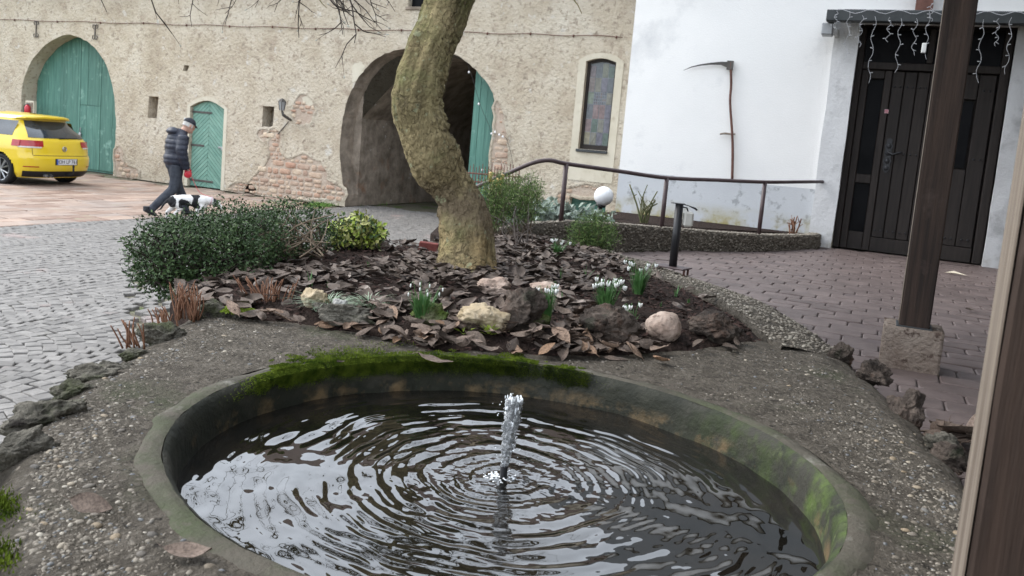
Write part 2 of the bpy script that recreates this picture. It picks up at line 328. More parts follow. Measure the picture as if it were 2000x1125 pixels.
def blob(name, parts, voxel, m, parent=None, smooth_it=6, fn=None):
    """one continuous surface grown from overlapping ellipsoids and tapered tubes"""
    mb = MB()
    for p in parts:
        if p[0] == 'e': mb.ell(p[1], p[2], 16, 10, p[3] if len(p) > 3 else None)
        else: mb.tube(p[1], p[2], 12, True, p[3] if len(p) > 3 else 1.0, p[4] if len(p) > 4 else None)
    me = mb.mesh(name); b = bmesh.new(); b.from_mesh(me); bmesh.ops.recalc_face_normals(b, faces=b.faces); b.to_mesh(me); b.free()
    o = bpy.data.objects.new('t', me); COL.objects.link(o)
    r = o.modifiers.new('r', 'REMESH'); r.mode = 'VOXEL'; r.voxel_size = voxel
    if smooth_it:
        k = o.modifiers.new('s', 'SMOOTH'); k.iterations = smooth_it; k.factor = .5
    dg = bpy.context.evaluated_depsgraph_get(); me2 = bpy.data.meshes.new_from_object(o.evaluated_get(dg))
    bpy.data.objects.remove(o)
    if fn:
        for v in me2.vertices: v.co = fn(v.co.copy())
    return place(name, me2, m, parent, True)
# ================================================================ SETTING
YB, YW, TZ, PZ, WZ = 15.42, 10.17, .85, 1.0, .895     # barn wall, house wall, terrace, fountain top, water level
rg = random.Random(7)
g = MB(); g.quad((-200, -200, -.03), (200, -200, -.03), (200, 200, -.03), (-200, 200, -.03))
ground = tag(g.build('courtyard_ground', 'grout'), kind='structure')
def cobble(mb, c, ux, uy, hx, hy, z0, h, ch, r, rr=None):
    """bevelled stone with uneven corners; c centre (x,y), ux/uy axes, half sizes"""
    rr = rr or rg
    pts = [(-1, -1), (1, -1), (1, 1), (-1, 1)]; low = []; mid = []; top = []
    dz = rr.uniform(-r, r)
    for a, b in pts:
        ja = a*hx*(1+rr.uniform(-.10, .10)); jb = b*hy*(1+rr.uniform(-.10, .10)); tz = rr.uniform(-r, r)*.5
        def P(k, z): return (c[0]+ux[0]*ja*k+uy[0]*jb*k, c[1]+ux[1]*ja*k+uy[1]*jb*k, z)
        low.append(P(1, z0-.03)); mid.append(P(1, z0+h-ch+dz+tz)); top.append(P(1-ch/min(hx, hy)*.9, z0+h+dz+tz))
    i = len(mb.v); mb.v += low+mid+top
    for k in range(4):
        k2 = (k+1) % 4
        mb.f.append((i+k, i+k2, i+4+k2, i+4+k)); mb.f.append((i+4+k, i+4+k2, i+8+k2, i+8+k))
    mb.f.append((i+8, i+9, i+10, i+11))
# --- small grey setts in segmental arcs
SL = -10.9                                               # line where the sandstone slabs start
cand = []; BW = 1.15; x = SL
while x < -2.2:
    Rr = .86; half = math.asin(BW/2/Rr); n = 11
    yy = -1.0 + rg.uniform(0, .1)
    while yy < 16.5:
        for k in range(n):
            a = -half + (k+.5)*2*half/n
            px_ = x+BW/2+Rr*math.sin(a)+rg.gauss(0, .004); py_ = yy+Rr*math.cos(a)-Rr+rg.gauss(0, .005)
            if px_ < -2.05 and inframe((px_, py_, 0), 60): cand.append((px_, py_, a+rg.gauss(0, .06)))
        yy += .108
    x += BW
def gz(px_, py_): return .012*fbm((px_*.5, py_*.5, 3))
cand.sort(key=lambda q: q[0]**2+q[1]**2)
# nearest visible ones first: those hidden under the fountain wall and bed do not count
def hidden_by_bed(p):
    u, v, z = proj((p[0], p[1], 0))
    if v > 875 and u < 60: return True
    line = [(0, 845), (130, 735), (275, 650), (300, 590), (250, 470), (300, 420), (480, 400), (640, 420), (760, 470), (2000, 470)]
    for (ax, ay), (bx, by) in zip(line, line[1:]):
        if ax <= u < bx or (ax > bx and bx <= u < ax):
            if v > ay+(by-ay)*(u-ax)/(bx-ax)+12: return True
    return u > 860
vis = [q for q in cand if not hidden_by_bed(q)]; rest = [q for q in cand if hidden_by_bed(q)]
sm = MB()
for i, (px_, py_, a) in enumerate(vis + rest):
    ux = (math.cos(a), -math.sin(a)); uy = (math.sin(a), math.cos(a)); z = gz(px_, py_)-.028
    hx, hy = .0535*rg.uniform(.86, 1.05), .0525*rg.uniform(.88, 1.04)
    if i < 300:
        o1 = MB(); cobble(o1, (0, 0), ux, uy, hx, hy, 0, .03, .006, .0035); o = o1.build('sett', 'sett', ground)
        o.location = (px_, py_, z)
    elif i < len(vis) or rg.random() < .6:
        cobble(sm, (px_, py_), ux, uy, hx, hy, z, .03, .006, .0035)
tag(sm.build('setts', 'sett', ground), kind='stuff')
# --- sandstone slabs before the barn
slabs = []
x = SL
while x > -24:
    wd = rg.uniform(.30, .42); yy = 3+rg.uniform(0, .5)
    while yy < YB-.1:
        ln = rg.uniform(.38, .75)
        if yy+ln > YB-.05: break
        c = (x-wd/2, yy+ln/2)
        if inframe((c[0], c[1], 0), 50): slabs.append((c, wd, ln))
        yy += ln
    x -= wd
slabs.sort(key=lambda q: -proj((q[0][0], q[0][1], 0))[1])
sm = MB()
for i, (c, wd, ln) in enumerate(slabs):
    if i < 300:
        o1 = MB(); cobble(o1, (0, 0), (1, 0), (0, 1), wd/2-.008, ln/2-.008, 0, .03, .006, .004); o = o1.build('paving_slab', 'slab', ground); o.location = (c[0], c[1], -.026)
    else: cobble(sm, c, (1, 0), (0, 1), wd/2-.008, ln/2-.008, -.026, .03, .006, .004)
if sm.v: tag(sm.build('paving_slabs', 'slab', ground), kind='stuff')
# --- terrace
TER = [(-2.35, 6.35), (-1.95, 6.3), (-1.3, 5.6), (-.6, 4.9), (-.15, 4.0), (.0, 3.2), (.1, -2.5), (6, -2.5), (6, YW+.02), (-.55, YW+.02), (-.62, 9.85), (-1.05, 8.85), (-1.45, 8.2), (-1.85, 7.75), (-2.13, 7.05), (-2.5, 6.75)]
g = MB(); g.prism([(a, b, TZ-.02) for a, b in reversed(TER)], (0, 0, -TZ))
terrace = tag(g.build('terrace_pavement', 'paver_joint', fix=True), kind='structure')
pv = []; row = 0; yy = 2.3
while yy < YW-.02:
    xx = -2.6 + (row % 3)*.085 + rg.uniform(-.012, .012)
    while xx < 2.6:
        c = (xx+.125, yy+.075)
        if inpoly(c[0], c[1], TER) and inframe((c[0], c[1], TZ), 30): pv.append(c)
        xx += .25
    yy += .155; row += 1
pv.sort(key=lambda c: c[1]); sm = MB()
def paver(mb, c, dz=0):
    hx, hy, r = .1225, .0750, .018
    out = []
    for (sx, sy) in ((1, 1), (-1, 1), (-1, -1), (1, -1)):
        for k in range(3):
            a = math.atan2(sy, sx) - math.pi/4 + k*math.pi/4
            out.append((c[0]+sx*(hx-r)+r*math.cos(a), c[1]+sy*(hy-r)+r*math.sin(a)))
    n = len(out); i = len(mb.v); t = [rg.uniform(-.0025, .0025) for _ in range(2)]
    z = lambda p, h: h+dz+t[0]*(p[0]-c[0])/hx+t[1]*(p[1]-c[1])/hy
    mb.v += [(p[0], p[1], z(p, -.03)) for p in out]+[(p[0], p[1], z(p, -.005)) for p in out]
    mb.v += [(c[0]+(p[0]-c[0])*.955, c[1]+(p[1]-c[1])*.925, z(p, 0)) for p in out]
    for a in range(2):
        for k in range(n): mb.f.append((i+a*n+k, i+a*n+(k+1) % n, i+(a+1)*n+(k+1) % n, i+(a+1)*n+k))
    mb.f.append(tuple(i+2*n+k for k in range(n)))
for i, c in enumerate(pv):
    if i < 300:
        o1 = MB(); paver(o1, (0, 0)); o = o1.build('paver', 'paver', terrace); o.location = (c[0], c[1], TZ+rg.uniform(-.002, .002))
    else: 
        q = MB(); paver(sm, c, TZ+rg.uniform(-.002, .002))
tag(sm.build('pavers', 'paver', terrace), kind='stuff')

# ================================================================ BARN
barn = thing('stone_barn', (-11, YB, 0), 'long old barn with rough beige plaster, green gates and an arched passage', 'barn')
def wall_holes(outer, holes, plane_y, depth, name, m, mr, parent):
    """wall face with openings; reveals run back by depth[i]"""
    bm = bmesh.new(); loops = [outer]+[h for h in holes]; edges = []
    for lp in loops:
        vs = [bm.verts.new((p[0], plane_y, p[1])) for p in lp]
        for a, b in zip(vs, vs[1:]+vs[:1]): edges.append(bm.edges.new((a, b)))
    bmesh.ops.triangle_fill(bm, use_beauty=True, use_dissolve=False, edges=edges, normal=(0, -1, 0))
    mb = MB(); mb.bm(bm); o = mb.build(name, m, parent)
    rv = MB()
    for h, dp in zip(holes, depth):
        n = len(h); hv = h
        rows = [[(p[0], plane_y, p[1]) for p in h], [(p[0], plane_y+dp, p[1]) for p in h]]
        rv.grid(rows, closed_u=True)
    rv.build('reveal', mr, parent)
    return o
def pxl(lst, y): return [(ony(a, b, y).x, ony(a, b, y).z) for a, b in lst]
def smoothloop(pts, seed, sub=4, jit=.012):
    """catmull-rom densify + ragged edge"""
    r = random.Random(seed); n = len(pts); out = []
    for i in range(n):
        p0, p1, p2, p3 = pts[i-1], pts[i], pts[(i+1) % n], pts[(i+2) % n]
        for k in range(sub):
            t = k/sub; q = []
            for c in range(2):
                q.append(.5*((2*p1[c])+(-p0[c]+p2[c])*t+(2*p0[c]-5*p1[c]+4*p2[c]-p3[c])*t*t+(-p0[c]+3*p1[c]-3*p2[c]+p3[c])*t**3))
            out.append((q[0]+r.uniform(-jit, jit), q[1]+r.uniform(-jit, jit)))
    return out
def arch(pts, seed, jit=.014):
    """open polyline left base .. crown .. right base: dense and ragged, bases pinned to the ground"""
    a, b = pts[0], pts[-1]; pts = [(a[0], 0.0)]+[p for p in pts if p[1] > .12]+[(b[0], 0.0)]
    ext = [(a[0], -.5)]+list(pts)+[(b[0], -.5)]; q = smoothloop(ext, seed, 4, jit)[4:4+(len(pts)-1)*4+1]
    q[0] = (q[1][0], 0.0); q[-1] = (q[-2][0], 0.0)
    return q
g1 = arch(pxl([(43, 330), (42, 260), (42, 190), (46, 158), (58, 125), (80, 96), (105, 77), (130, 68), (152, 72), (175, 85), (195, 106), (210, 135), (220, 170), (225, 210), (226, 260), (223, 310), (221, 345)], YB), 1)
g2 = arch(pxl([(674, 380), (666, 330), (664, 280), (668, 240), (676, 203), (690, 170), (706, 142), (730, 118), (760, 102), (795, 93), (830, 91), (865, 97), (900, 112), (930, 137), (950, 162), (965, 190), (967, 240), (962, 300), (957, 340), (953, 370)], YB), 2)
def hole_rect(x0, y0, x1, y1): return pxl([(x0, y1), (x0+3, y0), (x1+4, y0+1), (x1, y1+1)], YB)
dx0, dx1 = ony(369, 280, YB).x, ony(435, 280, YB).x
small = [(dx0, 0.0), (dx0, 1.95)]+[(dx0+(dx1-dx0)*k/8, 1.95+.17*math.sin(math.pi*k/8)) for k in range(1, 8)]+[(dx1, 1.95), (dx1, 0.0)]
nich = [hole_rect(288, 188, 306, 230), hole_rect(511, 207, 532, 252), hole_rect(357, 127, 366, 138)]
wl = pxl([(1129, 290), (1142, 122), (1156, 118), (1174, 117), (1190, 119), (1203, 123), (1187, 294)], YB)
wx0, wx1, wz0, wz1 = wl[0][0], wl[-1][0], wl[0][1], wl[2][1]
win = [(wx0, wz0), (wx0, wz1-.02)]+[(wx0+(wx1-wx0)*k/6, wz1-.02+.07*math.sin(math.pi*k/6)) for k in range(1, 6)]+[(wx1, wz1-.02), (wx1, wz0)]
bas = pxl([(1106, 420), (1112, 381), (1185, 388), (1180, 428)], YB)
upw = pxl([(797, 14), (800, -70), (845, -68), (842, 16)], YB)
ZT = 5.9
outer = [(-30, 0.001)]
for h in (g1, small, g2):
    outer += h
# bottom edge follows the three openings that reach the ground
outer += [(-2.0, 0.001), (-2.0, ZT), (-30, ZT)]
bm = bmesh.new(); loops = [outer]+nich+[win, bas, upw]; edges = []
for lp in loops:
    vs = [bm.verts.new((p[0], YB, p[1])) for p in lp]
    for a, b in zip(vs, vs[1:]+vs[:1]): edges.append(bm.edges.new((a, b)))
bmesh.ops.triangle_fill(bm, use_beauty=True, use_dissolve=False, edges=edges, normal=(0, -1, 0))
mb = MB(); mb.bm(bm); mb.build('wall', 'plaster', barn)
rv = MB()
for h, dp in ((g1, .47), (small, .12)):
    rv.grid([[(p[0], YB, p[1]) for p in h], [(p[0], YB+dp, p[1]) for p in h]])
for h, dp in zip(nich+[win, bas, upw], (.35, .4, .3, .16, .25, .2)):
    rv.grid([[(p[0], YB, p[1]) for p in h], [(p[0], YB+dp, p[1]) for p in h]], closed_u=True)
tag(rv.build('reveal', 'plaster', barn), kind='stuff')
# dark backs of the niches
for h, dp, nm in zip(nich, (.35, .4, .3), (0, 1, 2)):
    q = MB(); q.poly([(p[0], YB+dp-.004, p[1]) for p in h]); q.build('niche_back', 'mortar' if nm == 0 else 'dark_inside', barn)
# passage behind the big arch
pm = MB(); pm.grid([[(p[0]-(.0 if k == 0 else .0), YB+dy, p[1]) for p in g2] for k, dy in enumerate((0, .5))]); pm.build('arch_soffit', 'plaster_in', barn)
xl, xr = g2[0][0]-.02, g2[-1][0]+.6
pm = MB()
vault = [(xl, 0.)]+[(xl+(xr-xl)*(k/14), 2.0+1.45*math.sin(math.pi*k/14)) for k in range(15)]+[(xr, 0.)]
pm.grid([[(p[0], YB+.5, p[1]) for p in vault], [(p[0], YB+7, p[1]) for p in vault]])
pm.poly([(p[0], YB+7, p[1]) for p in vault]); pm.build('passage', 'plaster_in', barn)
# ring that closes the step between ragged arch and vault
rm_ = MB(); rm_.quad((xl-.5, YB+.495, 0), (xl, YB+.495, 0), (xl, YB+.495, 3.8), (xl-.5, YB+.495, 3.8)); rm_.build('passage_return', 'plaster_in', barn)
# roof
rf = MB(); ER = YB-.45
rf.grid([[(-30, ER, ZT-.1), (-2, ER, ZT-.1)], [(-30, YB+5.5, ZT+4.0), (-2, YB+5.5, ZT+4.0)], [(-30, YB+11.5, ZT-.1), (-2, YB+11.5, ZT-.1)]])
rf.grid([[(-30, ER, ZT-.1), (-2, ER, ZT-.1)], [(-30, ER, ZT-.26), (-2, ER, ZT-.26)], [(-30, YB+.02, ZT-.05), (-2, YB+.02, ZT-.05)]])
rf.build('roof', 'terracotta', barn)
bk = MB(); bk.box(-30, YB+7.1, 0, -2, YB+11, ZT-.2); bk.build('rear_wall', 'plaster', barn)
# --- exposed rubble and its stones
def clip_inside(poly, x, z): return inpoly(x, z, poly)
def rubble(pxpoly, seed, hmin=.08, hmax=.15, y=YB, cover=.95, base=True):
    r = random.Random(seed); P = pxl(pxpoly, y); ol = smoothloop(P, seed, 3, .03)
    q = MB(); q.poly([(p[0], y-.004, p[1]) for p in ol])
    b = q.build('exposed_rubble', 'mortar', barn)
    n_ = len(ol); ar = sum(ol[i-1][0]*ol[i][1]-ol[i][0]*ol[i-1][1] for i in range(n_)); lip = [[], [], []]
    for i in range(n_):       # broken plaster edge standing proud round the patch
        a_, c_ = ol[i-1], ol[(i+1) % n_]; tx, tz_ = c_[0]-a_[0], c_[1]-a_[1]; l_ = math.hypot(tx, tz_) or 1; nx, nz = (tz_/l_, -tx/l_) if ar > 0 else (-tz_/l_, tx/l_); k_ = r.uniform(.6, 1.3)
        for row_, (o_, d_) in zip(lip, ((-.004, .005), (.008*k_, .028*k_), (.07, .001))): row_.append((ol[i][0]+nx*o_, y-d_, max(.0, ol[i][1]+nz*o_)))
    q = MB(); q.grid(lip, closed_u=True); q.build('plaster_edge', 'plaster', b, True)
    x0, x1 = min(p[0] for p in ol), max(p[0] for p in ol); z0, z1 = max(.01, min(p[1] for p in ol)), max(p[1] for p in ol)
    z = z0
    while z < z1:
        h = r.uniform(hmin*.8, hmax*1.25); xx = x0+r.uniform(-.1, 0)
        while xx < x1:
            wd = h*r.uniform(.8, 2.6); cx, cz = xx+wd/2, z+h/2+r.uniform(-.018, .018)
            if inpoly(cx, cz, ol) and r.random() < cover:
                k = 8; out = []
                for j in range(k):
                    a = 2*math.pi*(j+.5)/k; ca, sa = math.cos(a), math.sin(a); e = .45
                    out.append((math.copysign(abs(ca)**e, ca)*(wd/2-.012)*r.uniform(.85, 1.02), math.copysign(abs(sa)**e, sa)*(h/2-.012)*r.uniform(.85, 1.02)))
                pr = r.uniform(.010, .026); s = MB(); i = 0
                s.v = [(p[0], 0, p[1]) for p in out]+[(p[0]*.95, -pr*.7, p[1]*.93) for p in out]+[(p[0]*.7, -pr+r.uniform(-.006, .004), p[1]*.68) for p in out]
                for a_ in range(2):
                    for j in range(k): s.f.append((a_*k+j, a_*k+(j+1) % k, (a_+1)*k+(j+1) % k, (a_+1)*k+j))
                s.f.append(tuple(2*k+j for j in range(k)))
                o = s.build('stone', 'rubble', b, True); o.location = (cx, y-.003, cz)
            xx += wd
        z += h
rubble([(478, 377), (492, 352), (512, 330), (528, 300), (524, 268), (534, 252), (548, 262), (548, 296), (566, 312), (590, 300), (616, 312), (638, 330), (640, 352), (664, 364), (672, 388), (600, 388), (540, 384)], 11)
rubble([(575, 238), (574, 214), (582, 192), (600, 187), (613, 202), (613, 226), (603, 240), (590, 243)], 12, .07, .11, cover=.75)
rubble([(228, 345), (226, 292), (238, 288), (246, 322), (268, 332), (270, 345), (250, 350)], 13, .07, .12, cover=.7)
rubble([(450, 374), (452, 362), (480, 358), (498, 364), (498, 380)], 14, .07, .11, cover=.7)
rubble([(969, 196), (978, 214), (989, 258), (990, 312), (984, 345), (958, 350), (963, 300), (968, 245)], 15, .06, .12, cover=.85)
rubble([(1088, 396), (1096, 376), (1130, 362), (1170, 368), (1196, 376), (1198, 388), (1150, 384), (1110, 380), (1104, 410)], 16, .06, .1, cover=.7)
rubble([(502, 262), (510, 253), (532, 254), (530, 262), (514, 276)], 17, .05, .08, cover=.8)
# pale lime patches
for lst, sd in (([(690, 128), (706, 122), (712, 134), (700, 152), (688, 160)], 3), ([(590, 192), (608, 190), (611, 204), (600, 206)], 5)):
    q = MB(); q.poly([(p[0], YB-.0085, p[1]) for p in smoothloop(pxl(lst, YB), sd, 3, .02)]); q.build('lime_patch', 'cream', barn)
# --- left gate: planked leaves in the recess
GY = YB+.40
gate = MB(); 
gx0, gx1 = g1[0][0], g1[-1][0]
gl = [(p[0], p[1]) for p in g1]
gate_o = MB(); gate_o.poly([(p[0], GY+.045, p[1]) for p in gl]); gate_o = gate_o.build('gate', 'green_paint', barn)
def clip_poly(poly, x0, x1, axis=0):
    for lim, sgn in ((x0, 1), (x1, -1)):
        out = []; n = len(poly)
        for i in range(n):
            a, b = poly[i], poly[(i+1) % n]; da, db = (a[axis]-lim)*sgn, (b[axis]-lim)*sgn
            if da >= 0: out.append(a)
            if (da >= 0) != (db >= 0):
                t = da/(da-db); out.append((a[0]+(b[0]-a[0])*t, a[1]+(b[1]-a[1])*t))
        poly = out
        if not poly: return []
    return poly
base_poly = [(gx0, .06)]+[p for p in gl if p[1] > .06]+[(gx1, .06)]
wk0, wk1, wkt = ony(154, 300, GY).x, ony(194, 300, GY).x, ony(175, 206, GY).z
def planks(poly, parent, x0, x1, wd, y, m, seed, th=.03, nm='plank'):
    r = random.Random(seed); x = x0
    while x < x1-.01:
        w_ = min(wd*r.uniform(.85, 1.15), x1-x); c = clip_poly(poly, x+.003, x+w_-.003)
        if len(c) > 2:
            q = MB(); yo = r.uniform(0, .007); q.prism([(p[0], y+yo, p[1]) for p in c], (0, th, 0)); q.build(nm, m, parent)
        x += w_
planks(base_poly, gate_o, gx0, wk0-.006, .24, GY, 'green_paint', 21)
planks([p for p in clip_poly(base_poly, wkt+.006, 9, 1)], gate_o, wk0+.004, wk1-.004, .24, GY, 'green_paint', 22)
planks(base_poly, gate_o, wk1+.004, gx1, .2, GY, 'green_paint', 23)
planks(clip_poly(base_poly, .06, wkt-.008, 1), gate_o, wk0+.008, wk1-.006, .24, GY-.004, 'green_paint', 24)
q = MB(); c0 = ony(158, 263, GY); q.ell((c0.x, GY-.03, c0.z), (.05, .03, .07), 10, 6); q.tube([(c0.x, GY-.03, c0.z+.03), (c0.x+.01, GY-.03, c0.z+.2)], .012, 6); q.build('lock', 'grey_metal', gate_o, True)
q = MB(); q.box(gx1-.12, GY-.03, .02, gx1-.04, GY+.0, .32, .008); q.build('hinge_post', 'iron', gate_o)
# --- small herringbone door
DY = YB+.085
door = MB(); dpoly = [(a+.012*(1 if a < (dx0+dx1)/2 else -1), b-.01) for a, b in small]; dpoly[0] = (dpoly[0][0], .02); dpoly[-1] = (dpoly[-1][0], .02)
door.poly([(p[0], DY+.022, p[1]) for p in dpoly]); door = door.build('door', 'green_door', barn)
dm = (dx0+dx1)/2
def clip_half(poly, a, b, c):
    out = []; n = len(poly)
    for i in range(n):
        p, q_ = poly[i], poly[(i+1) % n]; dp = a*p[0]+b*p[1]-c; dq = a*q_[0]+b*q_[1]-c
        if dp >= 0: out.append(p)
        if (dp >= 0) != (dq >= 0):
            t = dp/(dp-dq); out.append((p[0]+(q_[0]-p[0])*t, p[1]+(q_[1]-p[1])*t))
    return out
for sgn in (-1, 1):
    hp = clip_half(dpoly, sgn, 0, sgn*dm+.003)
    for k in range(-12, 30):
        # boards fall from the middle towards the edge
        lo = .02+k*.105; q_ = clip_half(clip_half(hp, sgn*.9, 1, sgn*.9*dm+lo+.006), -sgn*.9, -1, -(sgn*.9*dm+lo+.105-.006))
        if len(q_) > 2:
            s = MB(); s.prism([(p[0], DY+rg.uniform(-.003, .003), p[1]) for p in q_], (0, .02, 0)); s.build('board', 'green_door', door)
for hz, ln in ((1.83, .62), (1.02, .42), (.16, .75)):
    q = MB(); q.box(dx0-.03, DY-.014, hz-.025, dx0+ln, DY-.004, hz+.025, .004); q.ell((dx0-.02, DY-.012, hz), (.03, .02, .05), 8, 6); q.build('strap_hinge', 'iron', door)
q = MB(); q.box(dx1-.2, DY-.03, 1.0, dx1+.03, DY-.004, 1.04, .006); q.ell((dx1-.06, DY-.03, .98), (.03, .02, .045), 8, 6); q.build('bolt', 'grey_metal', door)
fr = MB(); arc_i = small; 
def band(loop, wd):
    cx_ = sum(p[0] for p in loop)/len(loop); out = []
    for p in loop:
        out.append((p[0]+math.copysign(wd, p[0]-cx_), p[1]))
    return out
oo = [(dx0-.10, 0), (dx0-.10, 1.97)]+[(dx0-.10+(dx1-dx0+.2)*k/8, 1.97+.25*math.sin(math.pi*k/8)) for k in range(1, 8)]+[(dx1+.10, 1.97), (dx1+.10, 0)]
fr.grid([[(p[0], YB-.006, p[1]) for p in small], [(p[0], YB-.006, p[1]) for p in oo]]); fr.grid([[(p[0], YB-.006, p[1]) for p in oo], [(p[0], YB+.01, p[1]) for p in oo]])
fr.build('door_surround', 'cream', barn)
# --- open passage gate leaf on the right
LY = YB+.34; lx0 = ony(921, 250, LY).x; lx1 = g2[-1][0]+.7
leaf = MB(); lpoly = [(lx0, .25), (lx1, .25), (lx1, 1.6), (lx0+.75, 2.55), (lx0+.35, 2.95), (lx0, 3.2)]
leaf.poly([(p[0], LY+.04, p[1]) for p in lpoly]); leaf = leaf.build('gate_leaf', 'green_paint', barn)
planks(lpoly, leaf, lx0, lx1, .17, LY, 'green_paint', 31)
# --- stained glass window
wn = MB(); WY = YB+.13
sur_i = win; mx_ = (wx0+wx1)/2
ow = .15
wo = [(wx0-ow, wz0-.62), (wx0-ow, wz1)]+[(wx0-ow+(wx1-wx0+2*ow)*k/6, wz1+.03+.12*math.sin(math.pi*k/6)) for k in range(1, 6)]+[(wx1+ow, wz1), (wx1+ow, wz0-.62)]
wi = [(wx0, wz0-.02)]+win[1:-1]+[(wx1, wz0-.02)]
wn.grid([[(p[0], YB-.012, p[1]) for p in wi], [(p[0], YB-.012, p[1]) for p in wo]]); wn.grid([[(p[0], YB-.012, p[1]) for p in wo], [(p[0], YB+.01, p[1]) for p in wo]])
wn.quad((wx0-ow, YB-.0125, wz0-.62), (wx1+ow, YB-.0125, wz0-.62), (wx1, YB-.0125, wz0-.02), (wx0, YB-.0125, wz0-.02))
wn.build('window_surround', 'cream', barn)
wf = MB(); f_ = .05
wfi = [(wx0+f_, wz0+.09), (wx0+f_, wz1-.05)]+[(wx0+f_+(wx1-wx0-2*f_)*k/6, wz1-.06+.055*math.sin(math.pi*k/6)) for k in range(1, 6)]+[(wx1-f_, wz1-.05), (wx1-f_, wz0+.09)]
wf.grid([[(p[0], WY-.03, p[1]) for p in win], [(p[0], WY-.03, p[1]) for p in wfi]], closed_u=True); wf.grid([[(p[0], WY-.03, p[1]) for p in wfi], [(p[0], WY+.02, p[1]) for p in wfi]], closed_u=True)
window = wf.build('window', 'dark_wood', barn)
q = MB(); q.poly([(p[0], WY+.012, p[1]) for p in win]); q.build('lead_cames', 'lead', window)
cols = 4; rws = [0, .155, .315, .49, .635, .81, 1.0]; px0, px1, pz0, pz1 = wx0+f_, wx1-f_, wz0+.09, wz1
pal = [[9, 5, 6, 3], [8, 3, 5, 6], [10, 8, 8, 6], [7, None, None, 5], [4, 5, 6, 1], [0, 1, 2, 3]]
for ri in range(6):
    for ci in range(4):
        c = pal[ri][ci]
        za, zb = pz0+(pz1-pz0)*rws[ri], pz0+(pz1-pz0)*rws[ri+1]; xa, xb = px0+(px1-px0)*ci/4, px0+(px1-px0)*(ci+1)/4
        if c is None:
            for a in range(3):
                for b in range(4):
                    q = MB(); x0_, x1_ = xa+(xb-xa)*a/3, xa+(xb-xa)*(a+1)/3; z0_, z1_ = za+(zb-za)*b/4, za+(zb-za)*(b+1)/4
                    q.quad((x0_+.006, WY+.006, z0_+.008), (x1_-.008, WY+.006, z0_+.005), (x1_-.006, WY+.006, z1_-.008), (x0_+.008, WY+.006, z1_-.005))
                    q.build('pane', 'stain%d' % rg.choice((10, 6, 4, 1, 10, 0)), window)
            continue
        zb2 = min(zb, pz1-.075) if ri == 5 and ci in (0, 3) else (min(zb, pz1-.03) if ri == 5 else zb)
        q = MB(); j = lambda: rg.uniform(-.004, .004)
        q.quad((xa+.006, WY+.006+j(), za+.006), (xb-.006, WY+.006+j(), za+.006), (xb-.006, WY+.006+j(), zb2-.006), (xa+.006, WY+.006+j(), zb2-.006))
        q.build('pane', 'stain%d' % c, window)
q = MB(); q.box(wx0-.03, YB-.06, wz0-.06, wx1+.0, WY, wz0-.005, .008); q.build('window_sill', 'slate_board', window)
# basement hatch and upper window
q = MB(); q.poly([(p[0], YB+.2, p[1]) for p in bas]); q.build('basement_hatch', 'green_paint', barn)
q = MB(); q.poly([(p[0], YB+.15, p[1]) for p in upw]); q.build('upper_window', 'glass_dark', barn)
q = MB(); q.box(upw[0][0]-.05, YB-.03, upw[0][1]-.06, upw[3][0]+.05, YB+.1, upw[0][1]+.01, .01); q.build('upper_sill', 'plaster_in', barn)

# ================================================================ WHITE HOUSE
house = thing('white_house', (0, YW, TZ), 'white rendered house with grey plinth and dark studded double door', 'house')
DL, DR, DT = -.475, 1.05, 3.37             # door opening
jx = -.73                                   # outer edge of the left jamb
HW = MB(); HT = 4.5; xc = -3.09
HW.grid([[(xc, YW, 1.5), (DL, YW, 1.5)], [(xc, YW, HT), (DL, YW, HT)]])
HW.quad((DL, YW, DT), (DR, YW, DT), (DR, YW, HT), (DL, YW, HT))
HW.quad((DR, YW, 0), (7, YW, 0), (7, YW, HT), (DR, YW, HT))
HW.quad((xc, YW+9, 0), (xc, YW, 0), (xc, YW, HT), (xc, YW+9, HT))
HW.quad((7, YW, 0), (7, YW+9, 0), (7, YW+9, HT), (7, YW, HT)); HW.quad((xc, YW+9, 0), (7, YW+9, 0), (7, YW+9, HT), (xc, YW+9, HT)); HW.quad((xc, YW, HT), (7, YW, HT), (7, YW+9, HT), (xc, YW+9, HT))
HW.build('wall', 'white_render', house)
q = MB(); q.box(DL-.2, YW+.003, DT+.001, DR+.3, YW+.4, DT+.05); q.box(DR+.001, YW+.26, TZ, DR+.3, YW+.4, DT); q.box(DL-.3, YW+.26, TZ, DL-.001, YW+.4, DT); q.build('door_soffit', 'dark_wood', house)
q = MB(); q.quad((xc, YW-.001, 0), (DL, YW-.001, 0), (DL, YW-.001, 1.5), (xc, YW-.001, 1.5)); q.build('plinth', 'grey_plinth', house)
q = MB(); q.grid([[(xc-.3, YW-.35, HT-.1), (7, YW-.35, HT-.1)], [(xc-.3, YW+4.5, HT+4.4), (7, YW+4.5, HT+4.4)], [(xc-.3, YW+9.3, HT-.1), (7, YW+9.3, HT-.1)]]); q.grid([[(xc-.3, YW-.35, HT-.1), (7, YW-.35, HT-.1)], [(xc-.3, YW+.02, HT-.02), (7, YW+.02, HT-.02)]]); q.build('roof', 'slate_board', house)
